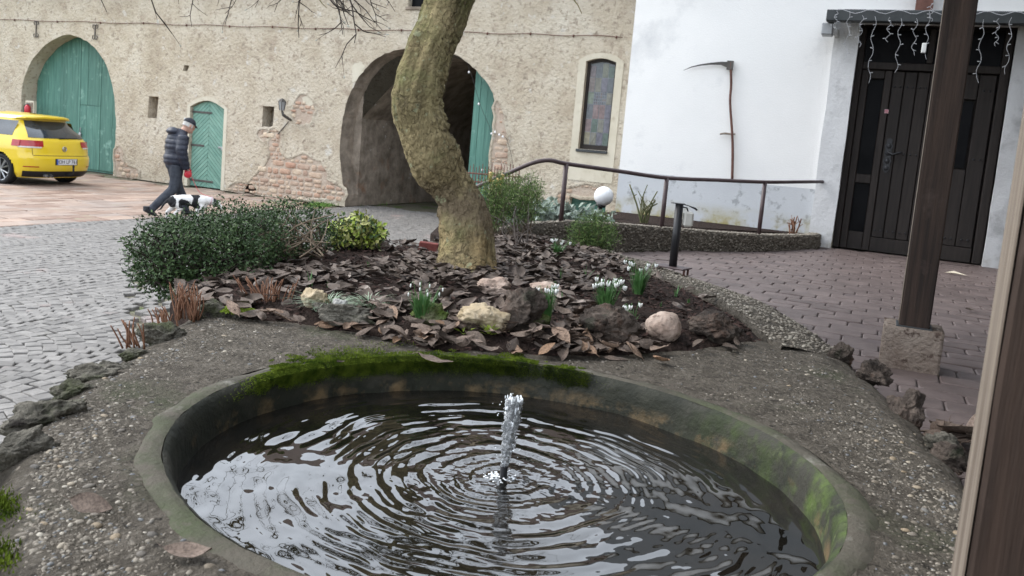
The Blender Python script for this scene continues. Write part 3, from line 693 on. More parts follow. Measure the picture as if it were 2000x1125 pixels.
# jambs
def jamb(x0, x1, y0, nm='door_jamb'):
    q = MB(); rows = []
    for k in range(9):
        z = TZ+.0+(DT+.0-TZ)*k/8
        j = lambda: rg.uniform(-.008, .008)
        rows.append([(x0+j()*.5, YW+.02, z), (x0+j(), y0, z), ((x0+x1)/2, y0+j()*.4, z), (x1+j()*.7, y0, z), (x1, YW+.25, z)])
    q.grid(rows); return q.build(nm, 'jamb_white', house)
jamb(jx, DL, YW-.06); jamb(DR, DR+.2, YW-.06)
q = MB(); q.box(jx, YW-.055, DT+.001, DR+.2, YW-.002, DT+.12); q.build('lintel', 'jamb_white', house)
q = MB(); q.box(DR+.21, YW-.5, TZ, DR+.32, YW-.02, 3.5); q.box(DR+.33, YW-.02, TZ, 3.2, YW-.005, 3.45); q.build('timber_panel', 'dark_wood', house)
# double door
IY = YW+.17
dd = MB(); dd.quad((DL, IY+.07, TZ), (DR, IY+.07, TZ), (DR, IY+.07, DT), (DL, IY+.07, DT)); dd = dd.build('door', 'dark_wood', house)
def part_box(nm, m, par, *a, b=.006):
    q = MB(); q.box(*a, b); return q.build(nm, m, par)
D0 = TZ+.005
part_box('door_frame', 'dark_wood', dd, DL+.002, IY-.06, D0, DL+.07, IY+.06, DT-.002)
part_box('door_frame', 'dark_wood', dd, DR-.09, IY-.06, D0, DR-.002, IY+.06, DT-.002)
part_box('transom_bar', 'dark_wood', dd, DL+.072, IY-.06, 2.90, DR-.092, IY+.06, 2.98)
part_box('transom_pane', 'glass_dark', dd, DL+.075, IY+.0, 2.985, DR-.095, IY+.02, DT-.03, b=0)
part_box('transom_mullion', 'dark_wood', dd, .24, IY-.05, 2.985, .30, IY+.03, DT-.01)
# side light on the left: stiles and two panes
sx0, sx1 = DL+.075, -.085
part_box('stile', 'dark_wood', dd, sx0, IY-.03, D0, sx0+.075, IY+.05, 2.895)
part_box('stile', 'dark_wood', dd, sx1-.075, IY-.03, D0, sx1, IY+.05, 2.895)
for a, b in ((D0, 1.06), (1.62, 1.72), (2.80, 2.895)): part_box('rail', 'dark_wood', dd, sx0+.077, IY-.025, a, sx1-.077, IY+.05, b)
for a, b in ((1.065, 1.615), (1.725, 2.795)): part_box('pane', 'glass_dark', dd, sx0+.08, IY+.02, a, sx1-.08, IY+.03, b, b=0)
def leafdoor(x0, x1, npl, window=None):
    wd = (x1-x0)/npl
    for k in range(npl):
        a, b = x0+k*wd+.004, x0+(k+1)*wd-.004
        if window and k in window: 
            part_box('plank', 'dark_wood', dd, a, IY-.018, 1.02, b, IY+.05, 1.86); part_box('plank', 'dark_wood', dd, a, IY-.018, 2.62, b, IY+.05, 2.89)
            part_box('pane', 'glass_dark', dd, a+.02, IY+.02, 1.88, b-.02, IY+.03, 2.60, b=0)
        else: part_box('plank', 'dark_wood', dd, a, IY-.018-rg.uniform(0, .004), 1.02, b, IY+.05, 2.89)
        for hz in (1.10, 1.98, 2.72):
            if window and k in window and hz > 1.9: continue
            q = MB(); q.ell(((a+b)/2-.03, IY-.022, hz), (.011, .012, .011), 8, 6); q.build('stud', 'black_metal', dd, True); q = MB(); q.ell(((a+b)/2+.03, IY-.022, hz), (.011, .012, .011), 8, 6); q.build('stud', 'black_metal', dd, True)
    part_box('kick_rail', 'dark_wood', dd, x0, IY-.035, D0, x1, IY+.05, 1.015)
leafdoor(-.08, .43, 4); leafdoor(.45, .945, 3, window=(1,))
# wrought handle
hp = ony(1733, 305, IY); q = MB(); hx, hz = -.02, 1.96
outl = [(0, .19), (.03, .17), (.025, .13), (.045, .10), (.03, .06), (.04, .02), (.03, -.03), (.045, -.07), (.03, -.11), (.04, -.15), (.02, -.19), (0, -.21)]
q.prism([(hx+a, IY-.03, hz+b) for a, b in outl]+[(hx-a, IY-.03, hz+b) for a, b in reversed(outl[1:-1])], (0, .012, 0))
for b in (.1, .02, -.07, -.15): q.ell((hx, IY-.034, hz+b), (.026, .012, .03), 8, 6)
q.build('handle_plate', 'black_metal', dd)
q = MB(); q.tube([(hx, IY-.03, hz+.03), (hx, IY-.075, hz+.03), (hx+.05, IY-.078, hz+.005), (hx+.10, IY-.075, hz+.03), (hx+.145, IY-.07, hz+.035)], [.014, .013, .012, .010, .012], 8); q.build('handle', 'black_metal', dd, True)
q = MB(); q.box(-.115, IY-.036, 2.42, -.072, IY-.031, 2.463); st = q.build('sticker', 'pink_sign', dd)
q = MB(); ring = [(-.0935+.015*math.cos(t*.5236), IY-.0375, 2.4415+.015*math.sin(t*.5236)) for t in range(13)]; q.tube(ring, .0022, 6, False); q.tube([(-.083, IY-.0375, 2.431), (-.104, IY-.0375, 2.452)], .0022, 6); q.build('sticker_mark', 'red_plastic', st)
# canopy board over the door, vent box, timber stub
can = MB(); cx0 = -.90
cy_ = YW-.42; cz1 = ony(1614, 18, cy_).z; cz0 = ony(1614, 40, cy_).z; cx0 = ony(1614, 30, cy_).x; can.box(cx0, cy_, cz0, 3.2, YW-.30, cz1, .008); can.box(cx0+.1, YW-.33, cz1+.002, 3.2, YW-.003, cz1+.02, .004); can.build('canopy_board', 'slate_board', house)
part_box('canopy_bracket', 'slate_board', house, cx0+.005, YW-.295, cz0+.01, cx0+.06, YW-.004, cz1-.01)
part_box('timber_stub', 'rust', house, .05, YW-.2, cz1+.03, .22, YW-.01, 4.3)
lampb = thing('wall_floodlight', (-.86, YW-.2, DT+.02), 'grey floodlight under left end of canopy board', 'floodlight')
q = MB(); q.box(-.86, YW-.30, cz0-.13, -.74, YW-.12, cz0-.003, .01); q.build('housing', 'grey_metal', lampb)
q = MB(); q.box(-.735, YW-.16, cz0-.12, -.69, YW-.002, cz0-.04, .006); q.build('bracket', 'white_plastic', lampb)
# threshold slab
ths = MB(); ths.prism([(.02, YW-.30, TZ+.006), (.86, YW-.30, TZ+.006), (.98, YW-.02, TZ+.006), (-.12, YW-.02, TZ+.006)], (0, 0, -.03)); tag(ths.build('threshold_slab', 'paver', terrace))
# ================================================================ FOUNTAIN
BC = Vector((-.774, 1.788)); EA, EB, EROT = .774, .723, R(-7.4)
def rin(th):
    a = th-EROT; return 1/math.sqrt((math.cos(a)/EA)**2+(math.sin(a)/EB)**2)
OUT = [(-1.63, 1.12), (-1.91, 1.49), (-2.13, 1.93), (-2.40, 2.45), (-2.3, 2.9), (-1.7, 3.25), (-.9, 3.65), (-.25, 3.78), (-.07, 3.64), (.06, 3.25), (.18, 2.86), (.27, 2.41), (.36, 1.9), (.40, 1.2), (.30, .6), (-.3, .35), (-.8, .52), (-1.2, .80), (-1.40, .94)]
def radial(outl, C):
    tab = sorted((math.atan2(y-C[1], x-C[0]), math.hypot(x-C[0], y-C[1])) for x, y in outl)
    tab = [(tab[-1][0]-2*math.pi, tab[-1][1])]+tab+[(tab[0][0]+2*math.pi, tab[0][1])]
    def f(th):
        th = math.atan2(math.sin(th), math.cos(th))
        for (a, ra), (b, rb) in zip(tab, tab[1:]):
            if a <= th <= b:
                t = (th-a)/(b-a) if b > a else 0
                # straight edge between the two corners
                xa, ya, xb, yb = ra*math.cos(a), ra*math.sin(a), rb*math.cos(b), rb*math.sin(b)
                d = math.cos(th)*(yb-ya)-math.sin(th)*(xb-xa)
                return abs((xa*(yb-ya)-ya*(xb-xa))/d) if abs(d) > 1e-6 else ra
        return tab[1][1]
    return f
rout = radial(OUT, BC)
RIMW = .062
fountain = thing('fountain_basin', (BC.x, BC.y, 0), 'round concrete fountain basin sunk in a pebbled platform', 'fountain')
NT = 300; ths_ = [2*math.pi*k/NT for k in range(NT)]
def pol(th, r, z): return (BC.x+r*math.cos(th), BC.y+r*math.sin(th), z)
def slabz(x, y, t):
    z = PZ-.004+.010*fbm((x*2.2, y*2.2, 1), 3)+.005*fbm((x*11, y*11, 4), 3)
    return z-.05*max(0, t-.72)**2/.08
rows = []
NR = 44
for k in range(NR+1):
    t = k/NR; row = []
    for th in ths_:
        r0 = rin(th)+RIMW; r1 = rout(th)*(1+.012*fbm((math.cos(th)*6, math.sin(th)*6, 9), 3)); r = r0+(r1-r0)*t; x, y, _ = pol(th, r, 0)
        z = slabz(x, y, t) if k else PZ-.002
        row.append((x, y, z))
    rows.append(row)
for off, zz in ((.015, .93), (.02, .82), (.0, .4), (-.02, -.05)):
    row = []
    for i, th in enumerate(ths_):
        x, y, z = rows[NR][i]; n = fbm((x*7, y*7, zz*7), 3); c, s = math.cos(th), math.sin(th)
        row.append((x+c*(off+.03*n), y+s*(off+.03*n), zz))
    rows.append(row)
q = MB(); q.grid(rows, closed_u=True); platform = q.build('platform', 'concrete', fountain, True)
# smooth rim
rows = []
for dr, z in ((RIMW+.05, PZ-.03), (RIMW+.012, PZ-.006), (RIMW, PZ-.001), (.05, PZ+.001), (.038, PZ+.002), (.028, PZ+.001), (.018, PZ-.002)):
    rows.append([pol(th, rin(th)+dr+(.004 if dr < .045 else .016)*fbm((math.cos(th)*5, math.sin(th)*5, dr*20), 4), z+.0025*fbm((math.cos(th)*9, math.sin(th)*9, z*30), 3)) for th in ths_])
q = MB(); q.grid(rows, closed_u=True); q.build('rim', 'rim', fountain, True)
rows = []
for dr, z in ((.0185, PZ-.0015), (.010, PZ-.007), (.003, PZ-.016), (-.002, PZ-.03), (-.006, .95), (-.012, .90), (-.02, .85), (-.10, .74), (-.30, .70), (-.60, .69)):
    rows.append([pol(th, rin(th)+dr+.003*fbm((math.cos(th)*12, math.sin(th)*12, z*20), 3), z) for th in ths_])
q = MB(); q.grid(rows, closed_u=True); q.poly([(p[0], p[1], p[2]-.001) for p in rows[-1]]); q.build('basin_wall', 'basin_wall', fountain, True)
# pebbles set in the concrete
def pebble_mesh(mb, c, r, rr, flat=.55):
    a = rr.uniform(0, math.pi); rot = Matrix.Rotation(a, 3, 'Z')
    mb.ell(c, (r*rr.uniform(.9, 1.4), r*rr.uniform(.65, .95), r*flat), 6, 4, rot)
pr = random.Random(5); pmeshes = []
for k in range(10):
    q = MB(); q.ell((0, 0, 0), (pr.uniform(.9, 1.4), pr.uniform(.6, .95), pr.uniform(.45, .65)), 8, 5); q.v = [tuple(Vector(v)*(1+.18*fbm((v[0]*1.5+k*7, v[1]*1.5, v[2]*1.5), 2))) for v in q.v]
    me = q.mesh('pebble'); me.materials.append(MATS['pebble']); me.polygons.foreach_set('use_smooth', [True]*len(me.polygons)); pmeshes.append(me)
pst = [MB() for _ in range(4)]; npb = 0
def on_platform():
    th = pr.uniform(0, 2*math.pi); r0 = rin(th)+RIMW+.005; r1 = rout(th)-.01
    t = math.sqrt(pr.random()); r = r0+(r1-r0)*t
    return pol(th, r, 0), t
BEDF = [(440, 622), (560, 634), (640, 648), (720, 662), (800, 676), (860, 688), (960, 692), (1150, 702), (1300, 692), (1450, 684)]
BED = [tuple(onz(a, b, PZ).xy) for a, b in [(1510, 672), (1450, 618), (1380, 580), (1300, 548), (1210, 505), (1120, 478), (1040, 466), (960, 470), (850, 480), (760, 484), (690, 480), (620, 490), (540, 500), (430, 530), (340, 576)]+BEDF]
for k in range(42000):
    (x, y, _), t = on_platform()
    if inpoly(x, y, BED) or not inframe((x, y, PZ), 30): continue
    dcam = math.hypot(x, y); dens = .40+.5*fbm((x*2.6, y*2.6, 7), 3)
    if pr.random() > dens: continue
    r = min(.0027*math.exp(pr.gauss(0, .5)), .010); z = slabz(x, y, t)-r*.08
    if x < -1.15 and y < 1.6: r *= 1.05
    if r > .0078 and npb < 150:
        o = place('pebble', pmeshes[k % 10], None, platform); o.location = (x, y, z); o.scale = (r, r, r); o.rotation_euler = (pr.uniform(-.2, .2), pr.uniform(-.2, .2), pr.uniform(0, 6.3)); npb += 1
    else: pebble_mesh(pst[pr.choice((0, 0, 0, 0, 0, 0, 1, 1, 1, 1, 1, 2, 2, 3))], (x, y, z), r, pr)
for k, (m_, c) in enumerate((('gravel_a', (.16, .137, .108)), ('gravel_b', (.25, .22, .178)), ('gravel_c', (.16, .162, .162)), ('gravel_d', (.38, .345, .285)))):
    mat(m_, two(tuple(i*.8 for i in c), tuple(i*1.15 for i in c)), 30, .75, 0); tag(pst[k].build('pebbles', m_, platform, True), kind='stuff')
# moss on the far rim and beside it
ms = MB(); mr_ = random.Random(3)
def mossblade(x, y, z, n=(0, 0, 1), s=.006):
    a = mr_.uniform(0, 6.28); d = Vector((math.cos(a), math.sin(a), 0)); t = Vector(n)*s*mr_.uniform(.6, 1.5)+d*s*mr_.uniform(-.5, .5); p = Vector((x, y, z)); e = d.cross(Vector(n)+Vector((.01, 0, 0)))
    if e.length < .1: e = Vector((1, 0, 0))
    e = e.normalized()*s*.35
    ms.tri(p-e, p+e, p+t)
for k in range(110000):
    u = mr_.uniform(525, 1145); 
    v0 = 716+ (0.00012*(u-850)**2); v = v0+mr_.gauss(0, 16)
    p = onz(u, v, PZ); th = math.atan2(p.y-BC.y, p.x-BC.x); r = math.hypot(p.x-BC.x, p.y-BC.y); r_in = rin(th)
    m_ = fbm((p.x*9, p.y*9, 2), 4)+.55-abs(u-830)/520
    if r > r_in+.06: m_ = fbm((p.x*7, p.y*7, 5), 4)+.24-max(0, (r-r_in-.1))*2.2-abs(u-740)/500
    if m_ < 0 or r > r_in+.28: continue
    if r < r_in+.01:
        zz = mr_.random()**1.2*.07*(.45+m_); z = PZ+.003-zz; ro = r_in+max(-.004, .018-zz*1.6); mossblade(BC.x+ro*math.cos(th), BC.y+ro*math.sin(th), z, (-math.cos(th)*.9, -math.sin(th)*.9, .5), s=.0042)
    else: mossblade(p.x, p.y, PZ+.001+.004*max(0, m_), s=.0042)
for k in range(2600):   # green fringe on the platform's left front edge
    x, y = mr_.choice([(-1.40, .955), (-1.25, .84)]); x += mr_.gauss(0, .035); y += mr_.gauss(0, .02)
    mossblade(x, y, PZ-.012+mr_.uniform(-.01, .004), s=.006)
tag(ms.build('moss', 'moss', fountain), kind='stuff')
# water with rings running out from the jet
J = onz(983, 932, WZ); Jx, Jy = J.x, J.y
rows = []; NRW, NTW = 300, 380
for k in range(NRW+1):
    t = k/NRW; row = []
    for i in range(NTW):
        th = 2*math.pi*i/NTW; c, s = math.cos(th), math.sin(th)
        # distance from the jet to the basin wall in this direction
        bx, by = BC.x-Jx, BC.y-Jy; b_ = bx*c+by*s; cc = bx*bx+by*by-(EA*.5+EB*.5)**2
        rm = b_+math.sqrt(b_*b_-cc)+.03
        r = rm*t; x, y = Jx+r*c, Jy+r*s
        w1 = fbm((x*2.6, y*2.6, 0), 3); ph = r*2*math.pi/.064+4.6*w1
        mod = lambda s_: max(0, .12+2.1*(.26+fbm((x*3.0, y*3.0, s_), 3)))
        A = .0012*math.exp(-r/1.0)*(1-math.exp(-r/.05))*mod(8)
        B_ = math.exp(-r/.8)*(1-math.exp(-r/.04))*(.0006*mod(18)*math.cos(r*2*math.pi/.039+6*fbm((x*3.6, y*3.6, 31), 3))+.00030*mod(28)*math.cos(r*2*math.pi/.026+7*fbm((x*5, y*5, 41), 3)))
        A0 = .00125*math.exp(-r/1.1)*(1-math.exp(-r/.05))*max(0, .35+1.5*(.3+fbm((x*3.3, y*3.3, 8), 3)))
        z = B_+A*math.cos(ph)+.0055*fbm((x*3.4, y*3.4, 3), 3)*min(1, r/.15)+.0014*fbm((x*9.5, y*9.5, 6), 3)
        z += .0009*math.exp(-r/.16)*fbm((x*55, y*55, 1), 3)+.00055*math.exp(-r/.9)*fbm((x*24, y*24, 5), 3)
        row.append((x, y, WZ+z))
    rows.append(row)
q = MB(); q.grid(rows, closed_u=True); tag(q.build('water', 'water', None, True), kind='structure')
# jet
jet = thing('fountain_jet', (Jx, Jy, WZ), 'short clear water jet rising from a black nozzle mid basin', 'fountain jet')
q = MB(); q.tube([(Jx, Jy, WZ-.15), (Jx, Jy, WZ+.030)], .0095, 14); q.tube([(Jx, Jy, WZ+.024), (Jx, Jy, WZ+.034)], .0075, 12); q.build('nozzle', 'black_metal', jet, False)
jr = random.Random(9); rows = []; dpt = proj((Jx, Jy, WZ))[2]
for k in range(100):
    t = k/99; c = Vector((Jx, Jy, WZ+.030+.178*t))+cr*(.006*math.sin(t*2.2)+.004*t); row = []
    rad = (.0098+.004*math.sin(t*3.0)+.007*t) if t < .9 else .021*math.sqrt(max(0, 1-((t-.86)/.142)**2))
    for i in range(30):
        th = 2*math.pi*i/30; n = fbm((math.cos(th)*2.2, math.sin(th)*2.2, t*9), 3); n2 = fbm((math.cos(th)*1.2, math.sin(th)*1.2, t*22+5), 2)
        n3 = fbm((math.cos(th)*4.5, math.sin(th)*4.5, t*45), 3); rr_ = max(.0008, rad*(1+.5*n*(.3+t)+.4*n2*t+.28*n3*(.35+t))); row.append(c+Vector((math.cos(th), math.sin(th), 0))*rr_)
    rows.append(row)
q = MB(); q.grid(rows, closed_u=True); q.build('water_column', 'water_jet', jet, True)
q = MB()
for k in range(520):
    t = jr.random()**.55; c = Vector((Jx, Jy, WZ+.035+.172*t))+cr*(.006*math.sin(t*2.2)+.004*t); a = jr.uniform(0, 6.28); rd = (.010+.009*t)*jr.uniform(.5, 1.15)
    s = jr.uniform(.0006, .0019)*(1 if t < .6 else 1.5); q.ell(c+Vector((math.cos(a)*rd, math.sin(a)*rd, 0)), (s, s, s*jr.uniform(1, 3.6)), 6, 4)
for k in range(26):
    a = jr.uniform(0, 6.28); rd = jr.uniform(.016, .05); s = jr.uniform(.0007, .0017); q.ell(Vector((Jx, Jy, WZ+jr.uniform(.03, .21)))+Vector((math.cos(a)*rd, math.sin(a)*rd, 0)), (s, s, s*1.3), 6, 4)
tag(q.build('spray', 'foam', jet, True), kind='stuff')
q = MB()
for k in range(75):
    a = jr.uniform(0, 6.28); rd = abs(jr.gauss(.02, .014)); s = jr.uniform(.0008, .0028); b = cr*(-.028 if k < 40 else .005)
    q.ell((Jx+math.cos(a)*rd*.8+b.x, Jy+math.sin(a)*rd*.8+b.y, WZ+s*.4), (s*1.4, s*1.4, s*.8), 6, 4)
tag(q.build('splash', 'foam', jet, True), kind='stuff')
q = MB(); a0 = onz(345, 912, WZ+.01); a1 = onz(488, 822, WZ+.01)
th0, th1 = math.atan2(a0.y-BC.y, a0.x-BC.x), math.atan2(a1.y-BC.y, a1.x-BC.x)
# ================================================================ PLANTING BED
BCc = Vector((-1.75, 3.75)); rbed = radial(BED, BCc)
def bedt(x, y):
    th = math.atan2(y-BCc.y, x-BCc.x); return math.hypot(x-BCc.x, y-BCc.y)/rbed(th)
def bedz(x, y):
    t = min(1, bedt(x, y)); e_ = max(0, (t-.88)/.12); return PZ+.012-.04*e_*e_*(3-2*e_)+.055*(1-t**3)+.014*fbm((x*3, y*3, 6), 3)*(1-t**4)
rows = []
for k in range(31):
    t = k/30; rows.append([]); 
    for i in range(140):
        th = 2*math.pi*i/140; r = rbed(th)*t; x, y = BCc.x+r*math.cos(th), BCc.y+r*math.sin(th); rows[-1].append((x, y, bedz(x, y) if k else bedz(BCc.x, BCc.y)))
for f, z in ((1.015, PZ-.03), (1.02, -.05)):
    rows.append([(BCc.x+rbed(2*math.pi*i/140)*f*math.cos(2*math.pi*i/140), BCc.y+rbed(2*math.pi*i/140)*f*math.sin(2*math.pi*i/140), z) for i in range(140)])
q = MB(); q.grid(rows, closed_u=True); bed = tag(q.build('bed_soil', 'soil', None, True), kind='structure')
def P(px_, py_, dz=0):     # point on the bed seen at that place
    z = PZ+.03
    for _ in range(4):
        p = onz(px_, py_, z); z = bedz(p.x, p.y)
    return Vector((p.x, p.y, z+dz))
# bark chips over the soil
ch = MB(); cr_ = random.Random(31); k = 0
while k < 11000:
    x, y = cr_.uniform(-3.0, -.3), cr_.uniform(2.3, 6.1); k += 1
    if not inpoly(x, y, BED): continue
    a = cr_.uniform(0, 6.28); d = Vector((math.cos(a), math.sin(a), cr_.uniform(-.4, .4)))*cr_.uniform(.005, .016); e = Vector((-math.sin(a), math.cos(a), cr_.uniform(-.5, .5)))*cr_.uniform(.002, .005); c = Vector((x, y, bedz(x, y)+.003)); u_ = Vector((0, 0, .003))
    ch.quad(c-d-e, c+d-e, c+d+e+u_, c-d+e+u_)
tag(ch.build('bark_chips', 'bark_chip', bed), kind='stuff')
# curb between bed and terrace
ci = [(-.30, 3.42), (-.34, 3.49), (-.54, 4.01), (-.79, 4.42), (-1.11, 4.79), (-1.6, 5.49), (-2.1, 5.93), (-2.55, 6.05)]
co_ = [(-.03, 3.72), (-.12, 4.06), (-.30, 4.5), (-.58, 5.10), (-.99, 5.53), (-1.36, 5.88), (-1.95, 6.42), (-2.5, 6.6)]
def dens(pts, n):
    L = [0]
    for a, b in zip(pts, pts[1:]): L.append(L[-1]+math.hypot(b[0]-a[0], b[1]-a[1]))
    out = []
    for k in range(n):
        s = L[-1]*k/(n-1); i = max(j for j in range(len(L)) if L[j] <= s+1e-9); i = min(i, len(pts)-2); t = (s-L[i])/(L[i+1]-L[i])
        out.append((pts[i][0]+(pts[i+1][0]-pts[i][0])*t, pts[i][1]+(pts[i+1][1]-pts[i][1])*t))
    return out
CI, CO = dens(ci, 90), dens(co_, 90); rows = []
def curbz(t, x, y): return PZ+.012-.10*t**1.5+.008*fbm((x*6, y*6, 2), 3)
for t in (-.06, 0, .02, .1, .25, .4, .55, .7, .85, 1.0): rows.append([(a[0]+(b[0]-a[0])*max(t, 0), a[1]+(b[1]-a[1])*max(t, 0), curbz(t, a[0], a[1]) if t > 0 else (PZ-.06 if t < 0 else PZ-.01)) for a, b in zip(CI, CO)])
rows.append([(b[0]+.008, b[1]+.008, TZ-.03) for b in CO])
curb = thing('bed_curb', (-1.0, 4.9, TZ), 'low pebble concrete curb dividing planted bed from brick terrace', 'curb')
q = MB(); q.grid(rows); curbm = q.build('curb_body', 'concrete', curb, True)
pst = [MB(), MB(), MB(), MB()]
for k in range(2600):
    i = pr.randrange(89); t = pr.random(); f = pr.random(); a, b = CI[i], CO[i]; x = a[0]+(b[0]-a[0])*t; y = a[1]+(b[1]-a[1])*t; x += (CI[i+1][0]-a[0])*f; y += (CI[i+1][1]-a[1])*f
    r = pr.uniform(.004, .0105); pebble_mesh(pst[pr.choice((0, 1, 1, 1, 1, 0, 1, 3))], (x, y, curbz(t, a[0], a[1])+r*.15), r, pr)
for k, m_ in enumerate(('gravel_a', 'gravel_b', 'gravel_c', 'gravel_d')): tag(pst[k].build('pebbles', m_, curbm, True), kind='stuff')
# ================================================================ ROCKS
def rock(name, px_, py_, wpx, hpx, m_, label, cat='rock', seed=0, depth=.8, z=None, sharp=.5, yaw=0, sink=.25, group=None, smooth=True, parent=None):
    p = P(px_, py_) if z is None else onz(px_, py_, z)
    s = proj(p)[2]/F; wx_, hz_ = wpx*s/2, hpx*s/2
    bm = bmesh.new(); bmesh.ops.create_icosphere(bm, subdivisions=5, radius=1)
    rr = random.Random(seed*13+5); pl = [(Vector((rr.gauss(0, 1), rr.gauss(0, 1), rr.gauss(0, 1))).normalized(), rr.uniform(.62, .95)) for _ in range(int(26*sharp)+2)]
    for v in bm.verts:
        c = v.co.copy()
        if sharp < .1: v.co = c*(1+.10*fbm((c.x*1.7, c.y*1.7, c.z*1.7), 4)); continue
        for n_, d_ in pl:
            e = c.dot(n_)-d_
            if e > 0: c -= n_*e*.97
        c *= 1+(.10+.36*sharp)*fbm((c.x*1.5+seed*3.1, c.y*1.5, c.z*1.5), 5)-(.02+.20*sharp)*abs(fbm((c.x*2.6+seed, c.y*2.6, c.z*4.5), 4))+.05*fbm((c.x*8+seed, c.y*8, c.z*8), 4)-.05*abs(fbm((c.x*13+seed, c.y*13, c.z*17), 4))
        v.co = c
    rz = Matrix.Rotation(math.atan2(cr.y, cr.x)+yaw, 4, 'Z')
    mb = MB(); mb.bm(bm, rz @ Matrix.Diagonal((wx_, wx_*depth, hz_, 1))); mb.f = [f for f in mb.f]
    o = mb.build(name, m_, parent, smooth); o.location = (p.x, p.y, p.z+hz_*(1-2*sink) if True else 0)
    if parent is None: tag(o, label, cat, group)
    return o
RK = [
 ('rock', 668, 650, 132, 50, 'rock_grey', 'long grey-brown rock lying at bed edge near grass tuft', .6, .75),
 ('rock', 612, 630, 60, 52, 'rock_tan', 'small tan rock tucked behind the long grey-brown rock', .8, .5),
 ('rock', 663, 616, 44, 46, 'rock_white', 'pale grey speckled stone beside the silvery grass tuft', .9, .5),
 ('rock', 838, 664, 80, 52, 'rock_moss', 'flat rock with green moss below the leftmost snowdrop clump', .7, .6),
 ('rock', 942, 642, 112, 70, 'rock_tan', 'pale yellow-tan rock at bed front with lime shoots', .7, .4),
 ('rock', 1012, 640, 112, 108, 'rock_brown', 'knobbly red-brown rock in the middle of the bed', .8, .9),
 ('rock', 966, 572, 72, 40, 'rock_pale', 'pale pinkish stone left of the knobbly red-brown rock top', .8, .3),
 ('rock', 1064, 576, 66, 36, 'rock_pale', 'pale flat stone right of the knobbly rock behind snowdrops', .8, .3),
 ('rock', 1043, 672, 52, 42, 'rock_moss', 'small round green mossy stone at the front of bed', .9, .3),
 ('rock', 1180, 684, 132, 82, 'rock_brown', 'large dark brown boulder left of the round pink stone', .75, .5),
 ('round_stone', 1292, 682, 70, 62, 'rock_pale', 'smooth round pink stone at bed front', .95, .08),
 ('rock', 1388, 682, 112, 66, 'rock_brown', 'dark angular rock right of the round pink stone', .7, .8),
]
for i, (n_, a, b, c, d_, m_, lb, dp_, sh) in enumerate(RK): rock(n_, a, b, c, d_, m_, lb, 'rock', i+1, dp_, sharp=sh, sink=.24)
EL = [(470, 606, 80, 40, 'mossy grey edging rock next to lime moss tuft at bed corner'), (224, 712, 84, 44, 'narrow grey edging rock between two flat ones on left rim'), (140, 760, 90, 60, 'broken grey edging rock above the greenish one on left rim'), (412, 606, 112, 54, 'topmost edging rock on left, beside brown fern stubs'), (322, 650, 112, 64, 'grey edging rock on left, second down from fern stubs'), (262, 684, 66, 36, 'small grey edging rock on left rim above the cobbles'), (178, 722, 130, 50, 'flat grey edging rock on left rim, midway down'), (92, 806, 160, 90, 'greenish-grey edging rock low on left rim'), (22, 880, 150, 90, 'large grey edging rock at left border of picture')]
for i, (a, b, c, d_, lb) in enumerate(EL): rock('edging_rock', a, b+16, c, d_, 'rock_grey', lb, 'rock', 40+i, .6, z=PZ-.02, sharp=.8, yaw=.75, sink=.38, group='edging rocks on the left rim')
ER_ = [(1642, 706, 56, 58, 'rock_brown', 'small dark lava rock nearest the curb on right edge'), (1704, 744, 86, 56, 'rock_brown', 'reddish lava rock, second along the right edge'), (1770, 822, 88, 96, 'rock_brown', 'tall black lava rock beside the terrace pile of leaves'), (1856, 906, 92, 70, 'rock_brown', 'grey-brown lava rock next to the foreground post'), (1838, 872, 70, 44, 'rock_grey', 'flat grey rock behind the lava rock near foreground post')]
for i, (a, b, c, d_, m_, lb) in enumerate(ER_): rock('lava_rock', a, b, c, d_, m_, lb, 'rock', 60+i, .8, z=PZ-.05, sharp=.9, yaw=-.7, sink=.32, group='lava rocks on the right rim')
mc = MB(); mcp = onz(466, 612, PZ+.01)
for k in range(2600):
    a = mr_.uniform(0, 6.28); rr_ = math.sqrt(mr_.random()); x, y = rr_*math.cos(a)*.075, rr_*math.sin(a)*.035; hh = .022*math.sqrt(max(0, 1-rr_*rr_)); p = mcp+Vector((cr.x, cr.y, 0))*x+Vector((cf.x, cf.y, 0))*y+Vector((0, 0, hh)); d = rdir_() if False else Vector((mr_.gauss(0, .5), mr_.gauss(0, .5), 1)).normalized()*.007; e = Vector((d.y, -d.x, 0)); e = (e.normalized() if e.length > 1e-5 else Vector((1, 0, 0)))*.0022; mc.tri(p-e, p+e, p+d)
tag(mc.build('moss_cushion', 'lime_leaf'), 'bright lime moss cushion at the left front corner of bed', 'moss')
bk_ = P(836, 492); q = MB(); q.box(-.055, -.03, 0, .055, .03, .055, .004); o = q.build('loose_brick', 'brick_red'); o.location = bk_; o.rotation_euler = (0, .06, .45); tag(o, 'loose dark red brick lying left of tree base', 'brick')
# ================================================================ PLANTER
PL = [(-3.0, 6.05, .93), (-2.75, 6.3, 1.05), (-2.42, 6.68, 1.10), (-2.09, 7.02, 1.10), (-1.8, 7.7, 1.06), (-1.41, 8.15, 1.04), (-1.01, 8.8, 1.015), (-.62, 9.8, 1.0), (-.60, YW-.005, 1.0)]
planter = thing('curved_planter', (-1.8, 8, TZ), 'low curved planter wall of exposed pebble concrete below the handrail', 'planter')
d2 = dens([(a, b) for a, b, c in PL], 80); zt = dens([(a, c) for a, b, c in PL], 80)
